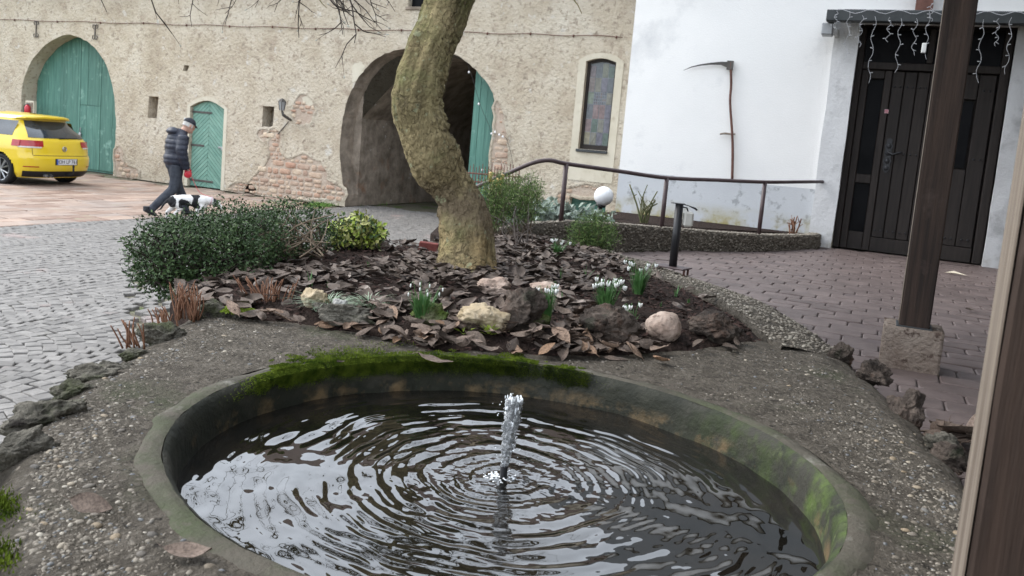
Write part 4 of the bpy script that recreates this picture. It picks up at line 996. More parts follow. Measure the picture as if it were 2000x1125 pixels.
# top height by arc position
def plz(k):
    x, y = d2[k]; best = min(range(len(PL)-1), key=lambda i: abs(math.hypot(PL[i][0]-x, PL[i][1]-y)+math.hypot(PL[i+1][0]-x, PL[i+1][1]-y)-math.hypot(PL[i][0]-PL[i+1][0], PL[i][1]-PL[i+1][1])))
    a, b = PL[best], PL[best+1]; t = math.hypot(x-a[0], y-a[1])/math.hypot(b[0]-a[0], b[1]-a[1]); return a[2]+(b[2]-a[2])*t
PT = [(x, y, plz(k)) for k, (x, y) in enumerate(d2)]
def inward(k):
    a, b = PT[max(k-1, 0)], PT[min(k+1, 79)]; t = Vector((b[0]-a[0], b[1]-a[1], 0)).normalized(); return Vector((-t.y, t.x, 0))
rows = []
for s_, dz, zz in ((0, 0, 0), (0, None, .3), (0, None, .6), (.0, None, .93), (.012, 0, 1), (.06, .004, 1), (.12, 0, 1), (.13, -.12, 1)):
    row = []
    for k, (x, y, zt_) in enumerate(PT):
        n_ = inward(k); z0 = 0. if x < -2.3 else TZ-.03
        z = z0 if (zz == 0) else (z0+(zt_-z0)*zz if dz is None else zt_+dz); f = .008*fbm((x*9, y*9, z*9), 3); row.append((x+n_.x*(s_+f), y+n_.y*(s_+f), z))
    rows.append(row)
q = MB(); q.grid(rows); plw = q.build('planter_wall', 'concrete', planter, True)
pst = [MB(), MB(), MB(), MB()]
for k in range(3600):
    i = pr.randrange(79); f = pr.random(); a, b = PT[i], PT[i+1]; x, y, zt_ = (a[j]+(b[j]-a[j])*f for j in range(3)); n_ = inward(i); r = pr.uniform(.005, .014)
    if k % 3: pebble_mesh(pst[pr.choice((0, 0, 1, 0, 0, 0))], (x-n_.x*.001, y-n_.y*.001, pr.uniform(TZ if x > -2.3 else .5, zt_-.01)), r, pr, .8)
    else: s_ = pr.uniform(.01, .12); pebble_mesh(pst[pr.choice((1, 1, 1, 3))], (x+n_.x*s_, y+n_.y*s_, zt_+.002), r, pr)
for k, m_ in enumerate(('gravel_a', 'gravel_b', 'gravel_c', 'gravel_d')): tag(pst[k].build('pebbles', m_, plw, True), kind='stuff')
q = MB(); sp = [(PT[k][0]+inward(k).x*.125, PT[k][1]+inward(k).y*.125, PT[k][2]-.035) for k in range(0, 80, 3)]+[(-.62, YW-.004, .98), (-3.05, YW-.004, .98), (-4.3, 9.6, .8), (-4.6, 8.4, .75), (-3.9, 6.9, .8), (-3.2, 6.1, .88)]
ctr = (-2.4, 8.4, 1.0)
for a, b in zip(sp, sp[1:]+sp[:1]): q.tri(ctr, a, b)
for a, b in zip(sp[27:], sp[28:]): q.quad(a, b, (b[0], b[1], -.02), (a[0], a[1], -.02))
q.build('planter_soil', 'soil', planter)
# ================================================================ TREE
tree = thing('magnolia_tree', tuple(P(905, 528)), 'crooked bare magnolia with thick curved mossy trunk in the bed', 'tree')
TD = proj(P(905, 528))[2]
TP = [(560, 846, 976), (532, 848, 970), (515, 852, 969), (495, 856, 968), (470, 857, 968), (432, 853, 961), (408, 850, 952), (384, 843, 942), (360, 824, 931), (336, 802, 920), (312, 791, 909), (288, 783, 898), (264, 775, 888), (240, 768, 877), (216, 762, 869), (192, 764, 869), (168, 770, 871), (144, 776, 874), (120, 783, 880), (96, 790, 886), (72, 798, 896), (48, 807, 906), (24, 815, 916), (0, 824, 925), (-40, 840, 944), (-90, 866, 966), (-150, 902, 992), (-220, 938, 1014)]
cl = []; rd_ = []
for k, (y_, a, b) in enumerate(TP):
    j0, j1 = TP[max(k-1, 0)], TP[min(k+1, len(TP)-1)]; sl_ = ((j1[1]+j1[2])-(j0[1]+j0[2]))/2/(j1[0]-j0[0]); wd = (b-a)/2*math.cos(math.atan(sl_))
    c = ond((a+b)/2, y_, TD); c += cf*(.05*math.sin(k*.33)); cl.append(c); rd_.append(wd*TD/F)
def crv(pts, rads, n):
    """smooth resample"""
    out = []; orr = []; m_ = len(pts)
    for k in range(n):
        s = (m_-1)*k/(n-1); i = min(int(s), m_-2); t = s-i; g_ = lambda q: pts[max(0, min(m_-1, q))]
        p0, p1, p2, p3 = g_(i-1), g_(i), g_(i+1), g_(i+2)
        out.append(.5*((2*p1)+(-p0+p2)*t+(2*p0-5*p1+4*p2-p3)*t*t+(-p0+3*p1-3*p2+p3)*t**3)); orr.append(rads[i]+(rads[i+1]-rads[i])*t)
    return out, orr
NK = 400; pc, prd = crv(cl, rd_, NK); rows = []; NS = 150
prev = None
for k, (p, r_) in enumerate(zip(pc, prd)):
    t = (pc[min(k+1, NK-1)]-pc[max(k-1, 0)]).normalized(); a = cr-t*cr.dot(t); a.normalize(); b = t.cross(a); row = []
    for j in range(NS):
        th = 2*math.pi*j/NS; d_ = a*math.cos(th)+b*math.sin(th); q_ = p+d_*r_
        sk = k/NK*9; h = .009*fbm((q_.x*4, q_.y*4, q_.z*3.0), 3)+.012*fbm((math.cos(th)*1.9, math.sin(th)*1.9, sk*.35), 3)-.008*abs(fbm((math.cos(th)*3.4, math.sin(th)*3.4, sk*.6+7), 3))+.0035*fbm((q_.x*15, q_.y*15, q_.z*11), 4)+.007*abs(fbm((q_.x*26, q_.y*26, q_.z*20), 3))
        vo = noise.voronoi(Vector((q_.x*22+1.5*fbm((q_.x*9, q_.y*9, q_.z*9), 2), q_.y*22, q_.z*13)))[0]; h -= .0032*max(0, 1-(vo[1]-vo[0])/.14)
        vo = noise.voronoi(Vector((q_.x*48, q_.y*48, q_.z*36)))[0]; h += .0045*max(0, .35-vo[0])*(1 if fbm((q_.x*5, q_.y*5, q_.z*5), 2) > 0 else .3)
        # wrinkles across the inner side of the bend, folds near the foot
        u, v, _ = proj(q_); inner = max(0, math.cos(th-.4)); wr = math.exp(-((v-235)/75)**2)*inner+.45*math.exp(-((v-395)/60)**2)*max(0, math.cos(th-2.6))
        h += .024*wr*fbm((q_.x*5, q_.y*5, q_.z*24+math.cos(th)*2), 3)
        seam = math.exp(-((th-.95-.2*math.sin(v/60))/.10)**2)*(1 if v > 200 else 0); h -= .016*seam
        fl = max(0, (v-455)/70); h += .012*fl*fl*(.6+math.cos(th*5+.6)+.6*fbm((math.cos(th)*3, math.sin(th)*3, 1), 2))
        row.append(q_+d_*h*min(1, r_/.13)-d_*.006)
    rows.append(row)
q = MB(); q.grid(rows, closed_u=True); q.build('trunk', 'bark', tree, True)
br = MB(); tw = MB(); bd = MB(); tr = random.Random(77)
def wig(p0, d, L, n, bend, grav=0.):
    pts = [p0.copy()]; d = d.normalized()
    for k in range(n):
        d = (d+Vector((tr.gauss(0, bend), tr.gauss(0, bend), tr.gauss(0, bend)+grav))).normalized(); pts.append(pts[-1]+d*L/n)
    return pts, d
def twig(p0, d, L, r_, lev, mb, grav=-.02):
    n = max(3, int(L/.05)); pts, de = wig(p0, d, L, n, .20, grav); mb.tube(pts, [r_*(1-.6*k/n) for k in range(n+1)], 5 if r_ > .004 else 4, False)
    if lev > 0:
        for k in range(1, n):
            if tr.random() < .85:
                b = Vector((tr.gauss(0, 1), tr.gauss(0, 1), tr.gauss(-.15, .7))).normalized(); dd_ = (pts[k+1]-pts[k]).normalized(); nd = (dd_*.75+b*.75).normalized()
                twig(pts[k], nd, L*tr.uniform(.3, .6), max(r_*.6, .0016), lev-1, mb, grav)
    elif tr.random() < .5:
        e = pts[-1]; bd.ell(e+de*.006, (.0032, .0032, .008), 5, 4, de.to_track_quat('Z', 'Y').to_matrix())
# drooping twigs that enter the picture at the top left
for (a, b, L, r_, lev, dx_) in ((282, -50, .30, .0042, 1, 0), (186, -30, .12, .003, 0, .1), (386, -40, .24, .003, 1, -.1), (420, -36, .12, .0024, 0, .3), (455, -36, .20, .0032, 1, .35), (500, -34, .14, .0026, 1, .3),
        (596, -40, .26, .004, 2, -.4), (622, -50, .32, .0055, 2, .02), (655, -50, .28, .0044, 2, -.2), (676, -50, .36, .0048, 2, .15), (716, -40, .24, .0038, 2, .25), (735, -30, .16, .003, 1, .6), (575, -30, .18, .003, 1, -.6), (640, -40, .24, .004, 2, .3), (470, -30, .16, .003, 1, -.4), (340, -30, .10, .0025, 0, .3)):
    dpt_ = TD-.45+tr.uniform(-.25, .25); p0 = ond(a, b, dpt_); twig(p0, -cd*-1*1.0+cr*dx_ if False else cd*1.0+cr*dx_+cf*tr.uniform(-.2, .2), L, r_, lev, tw, -.01)
# limbs and crown above the picture
top = pc[-1]; hub = [top]
def limb(p0, d, L, r_, lev):
    n = max(5, int(L/.16)); pts, de = wig(p0, d, L, n, .12, .015); br.tube(pts, [r_*(1-.62*k/n) for k in range(n+1)], 8 if r_ > .02 else 5, False)
    if lev > 0:
        for k in range(2, n+1):
            if tr.random() < .85:
                b = Vector((tr.gauss(0, 1), tr.gauss(0, 1), tr.gauss(.2, .7))).normalized(); limb(pts[k], ((pts[k]-pts[k-1]).normalized()*.8+b*.8), L*tr.uniform(.35, .6), max(r_*.5, .0035), lev-1)
    return pts
for d_, L in ((Vector((.3, .2, 1)), 2.6), (Vector((.9, .5, .8)), 2.2), (Vector((.1, .9, .9)), 2.3), (Vector((-.8, .5, .9)), 2.3), (Vector((.2, -.9, .9)), 1.9), (Vector((-.5, .9, .7)), 2.4), (Vector((.6, .9, .9)), 2.2), (Vector((-.9, -.1, .8)), 2.0)):
    limb(top-Vector((0, 0, .05)), d_, L, .062, 3)
for a, b in ((620, -82), (285, -62)):   # limbs that carry the drooping twigs
    e = ond(a, b-35, TD-.45); mid = (top+e)/2+Vector((0, 0, .45)); pts, rr2 = crv([top, mid, e+Vector((0, 0, .06)), e-cr*.5+Vector((0, 0, .1))], [.05, .03, .015, .006], 26); br.tube(pts, rr2, 7, False)
br.build('branches', 'bark', tree, True)
tag(tw.build('twigs', 'twig', tree, True), kind='stuff'); tag(bd.build('buds', 'bud', tree, True), kind='stuff')
# ================================================================ SHRUBS AND PLANTS
lr = random.Random(41)
def leaf(mb, p, d, n, L, W, cup=.25):
    d = d.normalized(); s = d.cross(n)
    if s.length < .05: s = d.cross(Vector((1, .3, .2)))
    s.normalize(); n2 = s.cross(d); i = len(mb.v)
    mb.v += [tuple(p), tuple(p+d*L*.5+s*W/2+n2*L*cup*.3), tuple(p+d*L), tuple(p+d*L*.5-s*W/2+n2*L*cup*.3), tuple(p+d*L*.5)]
    mb.f += [(i, i+1, i+4), (i+1, i+2, i+4), (i+2, i+3, i+4), (i+3, i, i+4)]
def rdir(): return Vector((lr.gauss(0, 1), lr.gauss(0, 1), lr.gauss(0, 1))).normalized()
def bush(name, blobs, nleaf, L, W, mats, label, loc, stem_m='twig', nst=70, shell=(.70, 1.06), cat='shrub', lump=.30, base=None, zmin=None):
    t = thing(name, loc, label, cat); ms_ = [MB() for _ in mats]; tot = sum(b[1][0]*b[1][1]*b[1][2] for b in blobs)
    axx = Vector((cr.x, cr.y, 0)).normalized(); axy = Vector((-axx.y, axx.x, 0))
    for c, r_ in blobs:
        c = Vector(c)
        for k in range(int(nleaf*(r_[0]*r_[1]*r_[2])/tot)):
            d = rdir(); rad = lr.uniform(shell[0]**2, shell[1]**2)**.5*(1+lump*fbm((d.x*1.9+c.x*3, d.y*1.9+c.y*3, d.z*1.9), 3)+.10*fbm((d.x*6+c.x, d.y*6, d.z*6), 2))
            if lr.random() < .03: rad *= 1.10
            p = c+axx*d.x*r_[0]*rad+axy*d.y*r_[1]*rad+Vector((0, 0, d.z*r_[2]*rad))
            if zmin is not None and p.z < zmin: continue
            n = (axx*d.x+axy*d.y+Vector((0, 0, d.z+.5))+rdir()*.8).normalized(); dd_ = (rdir()+n*.35)
            s = lr.uniform(.7, 1.3); leaf(ms_[lr.randrange(len(mats))], p, dd_, n, L*s, W*s)
    for k, m_ in enumerate(mats): tag(ms_[k].build('foliage', m_, t), kind='stuff')
    st = MB(); b0 = Vector(base or loc)
    for k in range(nst):
        c, r_ = lr.choice(blobs); c = Vector(c); d = rdir(); d.z = abs(d.z)*.8; e = c+axx*d.x*r_[0]*.97+axy*d.y*r_[1]*.97+Vector((0, 0, d.z*r_[2]*.97)); s0 = Vector((c.x, c.y, b0.z))+Vector((lr.uniform(-.5, .5)*r_[0], lr.uniform(-.5, .5)*r_[1], 0))
        mid = (s0+e)/2+rdir()*.2*r_[0]; pp, rr2 = crv([s0, mid, e], [.0045, .003, .0018], 8); st.tube(pp, rr2, 4, False)
    tag(st.build('stems', stem_m, t, True), kind='stuff'); return t
def at_d(px_, py_, d): return ond(px_, py_, d)
# dark green privet mound on the left edge of the bed
h1, h2, h3 = at_d(395, 499, 3.75), at_d(568, 446, 4.4), at_d(330, 500, 3.6)
bush('privet_hedge', [(h1, (.30, .26, .20)), (h3, (.17, .2, .17)), (at_d(470, 470, 3.95), (.26, .24, .18)), (h2, (.25, .22, .155))], 21000, .017, .009, ('privet', 'privet', 'privet2'), 'dark green clipped privet mound overhanging the left edge of bed', (h1.x, h1.y, PZ), nst=170, base=(h1.x, h1.y, PZ-.02), zmin=.74, shell=(.62, 1.05))
hb = MB()
for k in range(46):    # bare inner stems showing on the hedge's right end
    s0 = at_d(lr.uniform(480, 640), lr.uniform(480, 505), lr.uniform(3.85, 4.25)); e = at_d(lr.uniform(500, 655), lr.uniform(412, 480), lr.uniform(3.9, 4.2)); pp, rr2 = crv([s0, (s0+e)/2+rdir()*.05, e], [.0045, .0035, .002], 7); hb.tube(pp, rr2, 5, False)
o = hb.build('bare_stems', 'hedge_stem', bpy.data.objects['privet_hedge'], True); tag(o, kind='stuff')
v1 = P(702, 484)
bush('variegated_shrub', [(at_d(700, 452, 4.75), (.15, .13, .095)), (at_d(672, 460, 4.7), (.11, .1, .07)), (at_d(730, 462, 4.8), (.085, .09, .075))], 1500, .034, .020, ('variegated', 'variegated', 'lime_leaf', 'privet2'), 'small yellow and cream variegated euonymus shrub behind privet', tuple(v1), nst=30, shell=(.45, 1.05))
f1 = at_d(1002, 392, 6.3)
bush('feathery_shrub', [(f1, (.20, .2, .17)), (at_d(965, 395, 6.2), (.13, .13, .19)), (at_d(1035, 375, 6.4), (.10, .1, .09))], 7000, .036, .005, ('feathery', 'privet2', 'feathery'), 'feathery green shrub right of the trunk under the handrail', (f1.x, f1.y, .9), nst=60, shell=(.25, 1.28), stem_m='hedge_stem', base=(f1.x, f1.y, .95))
f2 = at_d(1160, 455, 5.9)
bush('lavender_bush', [(f2, (.145, .13, .11)), (at_d(1150, 480, 5.9), (.12, .1, .07))], 4200, .034, .0045, ('feathery', 'privet2'), 'small fine-leaved green bush before the planter wall', (f2.x, f2.y, .95), nst=40, shell=(.2, 1.3), stem_m='hedge_stem', base=(f2.x, f2.y, .97))
s1 = at_d(1060, 415, 7.4)
bush('silver_plant', [(s1, (.27, .2, .10)), (at_d(1130, 420, 7.5), (.18, .15, .08)), (at_d(1000, 425, 7.2), (.14, .12, .06)), (at_d(1185, 428, 7.6), (.08, .08, .06))], 620, .085, .042, ('silver_leaf',), 'silvery broad-leaved plant spilling over planter below the handrail', (s1.x, s1.y, 1.0), nst=20, shell=(.3, 1.0), cat='plant')
# leafless shoots in front of the feathery shrub
q = MB()
for k in range(9):
    s0 = P(lr.uniform(1005, 1050), 486); e = ond(lr.uniform(950, 1075), lr.uniform(395, 470), 5.6); mid = (s0+e)/2+rdir()*.06; pp, rr2 = crv([s0, mid, e], [.006, .004, .002], 9); q.tube(pp, rr2, 5, False)
    for j in (4, 6): q.tube([pp[j], pp[j]+rdir()*.06+Vector((0, 0, .05))], [.0025, .001], 4, False)
tag(q.build('bare_shoots', 'twig', None, True), 'thin leafless brown shoots at the back of the bed by trunk', 'plant')
# blades: snowdrops, sedges
def blades(mb, c, n, h, spread, wdt, droop, rr, seg=4):
    for k in range(n):
        a = rr.uniform(0, 6.28); b0 = c+Vector((math.cos(a), math.sin(a), 0))*spread*.35*math.sqrt(rr.random()); a2 = a+rr.uniform(-.8, .8); o_ = Vector((math.cos(a2), math.sin(a2), 0)); hh = h*rr.uniform(.6, 1.08); s = Vector((-o_.y, o_.x, 0))*wdt*.5; L = []
        sp_ = spread*rr.uniform(.15, 1.0)
        for j in range(seg+1):
            t = j/seg; p = b0+o_*sp_*t**1.7+Vector((0, 0, hh*(t-droop*t*t))); wd = (1-.85*t**2.2); L.append((p-s*wd, p+s*wd))
        i = len(mb.v)
        for l_, r_ in L: mb.v += [tuple(l_), tuple(r_)]
        for j in range(seg): mb.f.append((i+2*j, i+2*j+1, i+2*j+3, i+2*j+2))
def snowdrops(px_, py_, hpx, wpx, nfl, label, seed, nbl=90, open_=True):
    c = P(px_, py_); s = proj(c)[2]/F; h, wd = hpx*s, wpx*s; rr = random.Random(seed)
    t = thing('snowdrop_clump', tuple(c), label, 'snowdrops', 'snowdrop clumps in the bed'); q = MB(); blades(q, c-Vector((0, 0, .01)), int(nbl*1.5), h*.95, wd*.44, .006, .12, rr); tag(q.build('leaves', 'snow_leaf', t), kind='stuff')
    for k in range(nfl):
        a = rr.uniform(0, 6.28); rd2 = wd*.5*math.sqrt(rr.random()); b0 = c+Vector((math.cos(a)*rd2*.35, math.sin(a)*rd2*.35, 0)); e = c+Vector((math.cos(a)*rd2, math.sin(a)*rd2, h*rr.uniform(.8, 1.08))); q = MB()
        tip = e+Vector((math.cos(a)*.012, math.sin(a)*.012, -.006)); pp, rr2 = crv([b0, (b0+e)/2, e, tip], [.0014, .0013, .001, .0008], 8); q.tube(pp, rr2, 4, False); fl = q.build('stalk', 'snow_leaf', t)
        q = MB()
        if open_:
            for j in range(3):
                b = j*2.094+rr.uniform(0, 1); o_ = Vector((math.cos(b), math.sin(b), 0)); q.ell(tip+o_*.0042-Vector((0, 0, .009)), (.0042, .0036, .0105), 7, 5, Matrix.Rotation(.35, 3, Vector((-o_.y, o_.x, 0))))
        else: q.ell(tip-Vector((0, 0, .006)), (.0034, .0034, .008), 7, 5)
        q.build('flower', 'petal', fl, True)
snowdrops(823, 632, 78, 66, 9, 'budding snowdrop clump left of the yellow-tan rock', 1, 110, False)
snowdrops(1067, 632, 82, 38, 8, 'narrow snowdrop clump beside the knobbly red-brown rock', 2, 60)
snowdrops(1180, 612, 72, 62, 17, 'fullest flowering snowdrop clump above the brown boulder', 3, 95)
snowdrops(1246, 574, 62, 54, 9, 'snowdrop clump at right, nearest the brick terrace', 4, 80)
snowdrops(1232, 640, 48, 30, 5, 'smallest snowdrop clump just above the round pink stone', 5, 24)
snowdrops(1088, 500, 34, 42, 6, 'pale snowdrop clump at back of bed near planter wall', 6, 60)
gr = random.Random(8)
for i, (a, b, h_, w_, n_, lb) in enumerate(((640, 606, 44, 150, 120, 'silvery grass tuft arching over the pale speckled stone'), (722, 606, 40, 120, 80, 'loose green grass tuft left of the budding snowdrops'))):
    c = P(a, b); s = proj(c)[2]/F; q = MB(); blades(q, c, n_, h_*s*1.3, w_*s*.52, .0042, .55, gr, 6); tag(q.build('grass_tuft', 'sedge'), lb, 'grass tuft')
sh = MB()
for (a, b, h_, n_) in ((608, 560, 40, 3), (720, 522, 14, 8), (795, 520, 16, 5), (1095, 545, 22, 7), (1145, 545, 30, 5), (1320, 580, 26, 8), (1345, 592, 14, 6), (1290, 600, 14, 5), (1185, 640, 22, 6), (640, 560, 14, 3), (700, 632, 30, 2), (870, 622, 22, 2), (1100, 590, 24, 3)):
    c = P(a, b); s = proj(c)[2]/F; blades(sh, c, n_, h_*s, h_*s*.45, .005, .1, gr)
tag(sh.build('bulb_shoots', 'snow_leaf'), 'short green bulb shoots scattered through the bed', 'shoots', kind='stuff')
for (a, b, lb) in ((955, 655, 'lime green leaf rosette in front of yellow-tan rock'), (905, 655, 'lone lime green shoot left of the yellow-tan rock')):
    c = P(a, b); q = MB()
    for k in range(16 if a == 955 else 4): d = Vector((gr.gauss(0, .7), gr.gauss(0, .7), gr.uniform(.3, 1.2))); leaf(q, c+d.normalized()*.008, d, Vector((0, 0, 1)), gr.uniform(.03, .055), .016)
    tag(q.build('lime_rosette', 'lime_leaf'), lb, 'plant')
# brown cut fern stubs along the left edge
for i, (a, b, w_, h_, n_, lb, tilt) in enumerate(((365, 608, 46, 62, 34, 'tallest brown cut fern stubs before privet', 0), (505, 588, 40, 52, 16, 'brown cut stubs leaning left beside privet hedge', -.5), (540, 590, 44, 44, 14, 'reddish cut stubs right of the leaning brown stubs', .2), (325, 630, 40, 42, 14, 'short brown fern stubs on rim below the tallest stubs', -.3), (270, 662, 46, 46, 12, 'lowest brown fern stubs curling over the left rim', -.6))):
    c = P(a, b-2) if i in (1, 2) else onz(a, b+8, PZ+.005); s = proj(c)[2]/F; q = MB()
    for k in range(n_):
        p0 = c+Vector((cr.x, cr.y, 0))*gr.uniform(-.5, .5)*w_*s+Vector((cf.x, cf.y, 0))*gr.uniform(-.03, .03); L = h_*s*gr.uniform(.6, 1.05); e = p0+Vector((0, 0, L))+cr*L*(tilt*.6+gr.uniform(-.45, .45))+cf*L*gr.uniform(-.4, .4); mid = (p0+e)/2+cr*gr.uniform(-.006, .006); pp, rr2 = crv([p0-Vector((0, 0, .015)), mid+rdir()*.006, e], [.0034, .0026, .0018], 6); q.tube(pp, rr2, 5)
    tag(q.build('fern_stubs', 'dry_stem', None, True), lb, 'plant stubs')
# pruned rose and stub in the planter
for (a, b, w_, h_, n_, m_, lb, yy) in ((1255, 438, 64, 78, 9, 'rose_stem', 'pruned green rose bush left of the middle handrail post', 8.7), (1548, 460, 26, 40, 9, 'dry_stem', 'short cut shrub stub at right end of planter', 9.9)):
    c = ony(a, b, yy); s = proj(c)[2]/F; q = MB()
    for k in range(n_):
        p0 = c+cr*gr.uniform(-.3, .3)*w_*s*.4; e = c+cr*gr.uniform(-.6, .6)*w_*s+Vector((0, 0, h_*s*gr.uniform(.5, 1.1))); mid = (p0+e)/2+rdir()*.04; r0 = gr.uniform(.006, .012); pp, rr2 = crv([p0-Vector((0, 0, .1)), mid, e], [r0, r0*.9, r0*.7], 8); q.tube(pp, rr2, 6)
        for j in (4, 5): q.tube([pp[j], pp[j]+rdir()*.05+Vector((0, 0, .06))], [r0*.6, r0*.3], 5)
    tag(q.build('pruned_shrub', m_, None, True), lb, 'shrub')
# grass at the foot of the barn wall
q = MB(); gg = random.Random(4)
for k in range(900):
    u = gg.gauss(622, 14) if k < 650 else gg.uniform(480, 760); c = onz(u, 402+gg.gauss(0, 2.5) if k < 650 else 394+gg.uniform(0, 10), 0); blades(q, c, 1, gg.uniform(.04, .12), .06, .012, .3, gg, 2)
tag(q.build('wall_grass', 'grass'), 'patch of green grass at the foot of barn wall', 'grass', kind='stuff')
# ================================================================ FALLEN LEAVES
fr_ = random.Random(19); LM = []
for k in range(14):
    q = MB(); L = 1.0; W = fr_.uniform(.42, .56); curl = fr_.uniform(-.5, 1.0); fold = fr_.uniform(.08, .7); tw_ = fr_.uniform(-.5, .5); rows = []; bend = fr_.uniform(-.4, .5)
    for i in range(7):
        t = i/6; wd = W*.5*(math.sin(math.pi*min(1, t*.97+.02)**.85)**.8); row = []
        for j in range(5):
            s = (j-2)/2; x = (t-.5)*L; y = s*wd; z = fold*abs(s)**1.4*wd+curl*(t-.5)**2*.8+.06*fbm((t*3+k*5, s*1.5, k), 2)+bend*s*(t-.5)*.25
            a = tw_*(t-.5); row.append((x, y*math.cos(a)-z*math.sin(a)*.5, z*math.cos(a)+y*math.sin(a)))
        rows.append(row)
    q.grid(rows); q.tube([(-.49, 0, curl*.2), (-.58, .02, curl*.2+.02), (-.66, .05, curl*.2+.07)], [.012, .010, .008], 4, False)
    me = q.mesh('fallen_leaf'); me.materials.append(MATS['dead_leaf']); me.polygons.foreach_set('use_smooth', [True]*len(me.polygons)); LM.append(me)
def put_leaf(p, s, rot, label=None, group=None, mi=None):
    o = bpy.data.objects.new('fallen_leaf', LM[mi if mi is not None else fr_.randrange(14)]); COL.objects.link(o); o.location = p; o.scale = (s, s, s); o.rotation_euler = rot; return tag(o, label, 'leaf', group)
spots = []
for k in range(9000):
    x, y = fr_.uniform(-3.1, -.3), fr_.uniform(2.25, 6.0)
    if not inpoly(x, y, BED): continue
    u, v, _ = proj((x, y, bedz(x, y)))
    if not (300 < u < 1500): continue
    dn = .50+1.1*fbm((x*2.2, y*2.2, 2), 3)
    if bedt(x, y) > .78 and v > 590 and u < 1260: dn += .25
    if u > 1235: dn -= .9 if v < 640 else .35
    if 700 < u < 850 and v < 505: dn -= .45
    if v < 520 and u < 700: dn -= .1
    if fr_.random() < dn: spots.append((v, x, y))
spots = spots[:2300]; spots.sort(reverse=True)
for i, (v, x, y) in enumerate(spots):
    s = fr_.uniform(.038, .095)*(1.12 if v > 600 else 1); lift = fr_.uniform(.002, .028); rot = (fr_.gauss(0, .26)+(math.pi if fr_.random() < .45 else 0), fr_.gauss(0, .24), fr_.uniform(0, 6.28))
    if i < 296: put_leaf((x, y, max(PZ, bedz(x, y))+lift+.012), s, rot, 'brown dry magnolia leaf lying among others in the bed', 'fallen leaves covering the bed')
    else:
        if i == 296: LJ = MB()
        me = LM[fr_.randrange(14)]; mm = Matrix.Translation((x, y, max(PZ, bedz(x, y))+lift+.010)) @ (Matrix.Rotation(rot[2], 4, 'Z') @ Matrix.Rotation(rot[1], 4, 'Y') @ Matrix.Rotation(rot[0], 4, 'X')) @ Matrix.Scale(s, 4); b0 = len(LJ.v)
        LJ.v += [tuple(mm @ v_.co) for v_ in me.vertices]; LJ.f += [tuple(b0+j for j in p_.vertices) for p_ in me.polygons]
mat('dead_leaf_far', two((.07, .051, .040), (.195, .15, .122)), 9, .68, .5, 40, .004, .3, layers=((.57, .63, (.30, .25, .215), 8), (.54, .60, (.05, .036, .030), 9)))
o = tag(LJ.build('leaf_litter', 'dead_leaf_far', None, True), 'thick litter of brown magnolia leaves towards back of bed', 'leaves', kind='stuff')
put_leaf(onz(178, 984, PZ+.012), .08, (.9, .1, .35), 'curled brown leaf on pebbled platform at lower left', mi=2)
put_leaf(onz(368, 1080, PZ+.008), .075, (.15, .0, .55), 'pale brown leaf on the rim at the bottom left', mi=5)
put_leaf(onz(850, 700, PZ+.012), .12, (math.pi-.1, .1, .2), 'flat brown leaf hanging over the mossy rim', mi=3)
put_leaf(onz(1205, 695, PZ+.012), .085, (math.pi, .1, .5), 'leaf lying on platform below the brown boulder', mi=4)
put_leaf(onz(1290, 705, PZ+.010), .085, (.1, .1, 2.5), 'leaf on platform just below the round pink stone', mi=7)
put_leaf(onz(665, 708, PZ+.008), .035, (.1, .1, 1.5), 'tiny brown leaf on the moss at far rim', mi=7)
for k in range(16): put_leaf(onz(fr_.uniform(1790, 1905), fr_.uniform(842, 885), TZ+.02)+Vector((0, 0, fr_.uniform(0, .05))), fr_.uniform(.10, .15), (fr_.gauss(0, .4), fr_.gauss(0, .4), fr_.uniform(0, 6.3)), 'dark damp leaf in the heap between lava rocks and terrace', 'leaf heap on the terrace edge')
put_leaf(onz(1895, 606, TZ+.01), .07, (.2, .1, .4), 'single small dark leaf lying on the brick terrace')
q = MB(); c = onz(1868, 536, TZ+.012); q.grid([[c+Vector((-.10, .05, 0)), c+Vector((-.03, .01, .012))], [c+Vector((-.02, .06, .025)), c+Vector((.09, -.02, .004))]]); tag(q.build('paper_scrap', 'paper'), 'pale folded paper scrap on the terrace by door', 'paper')
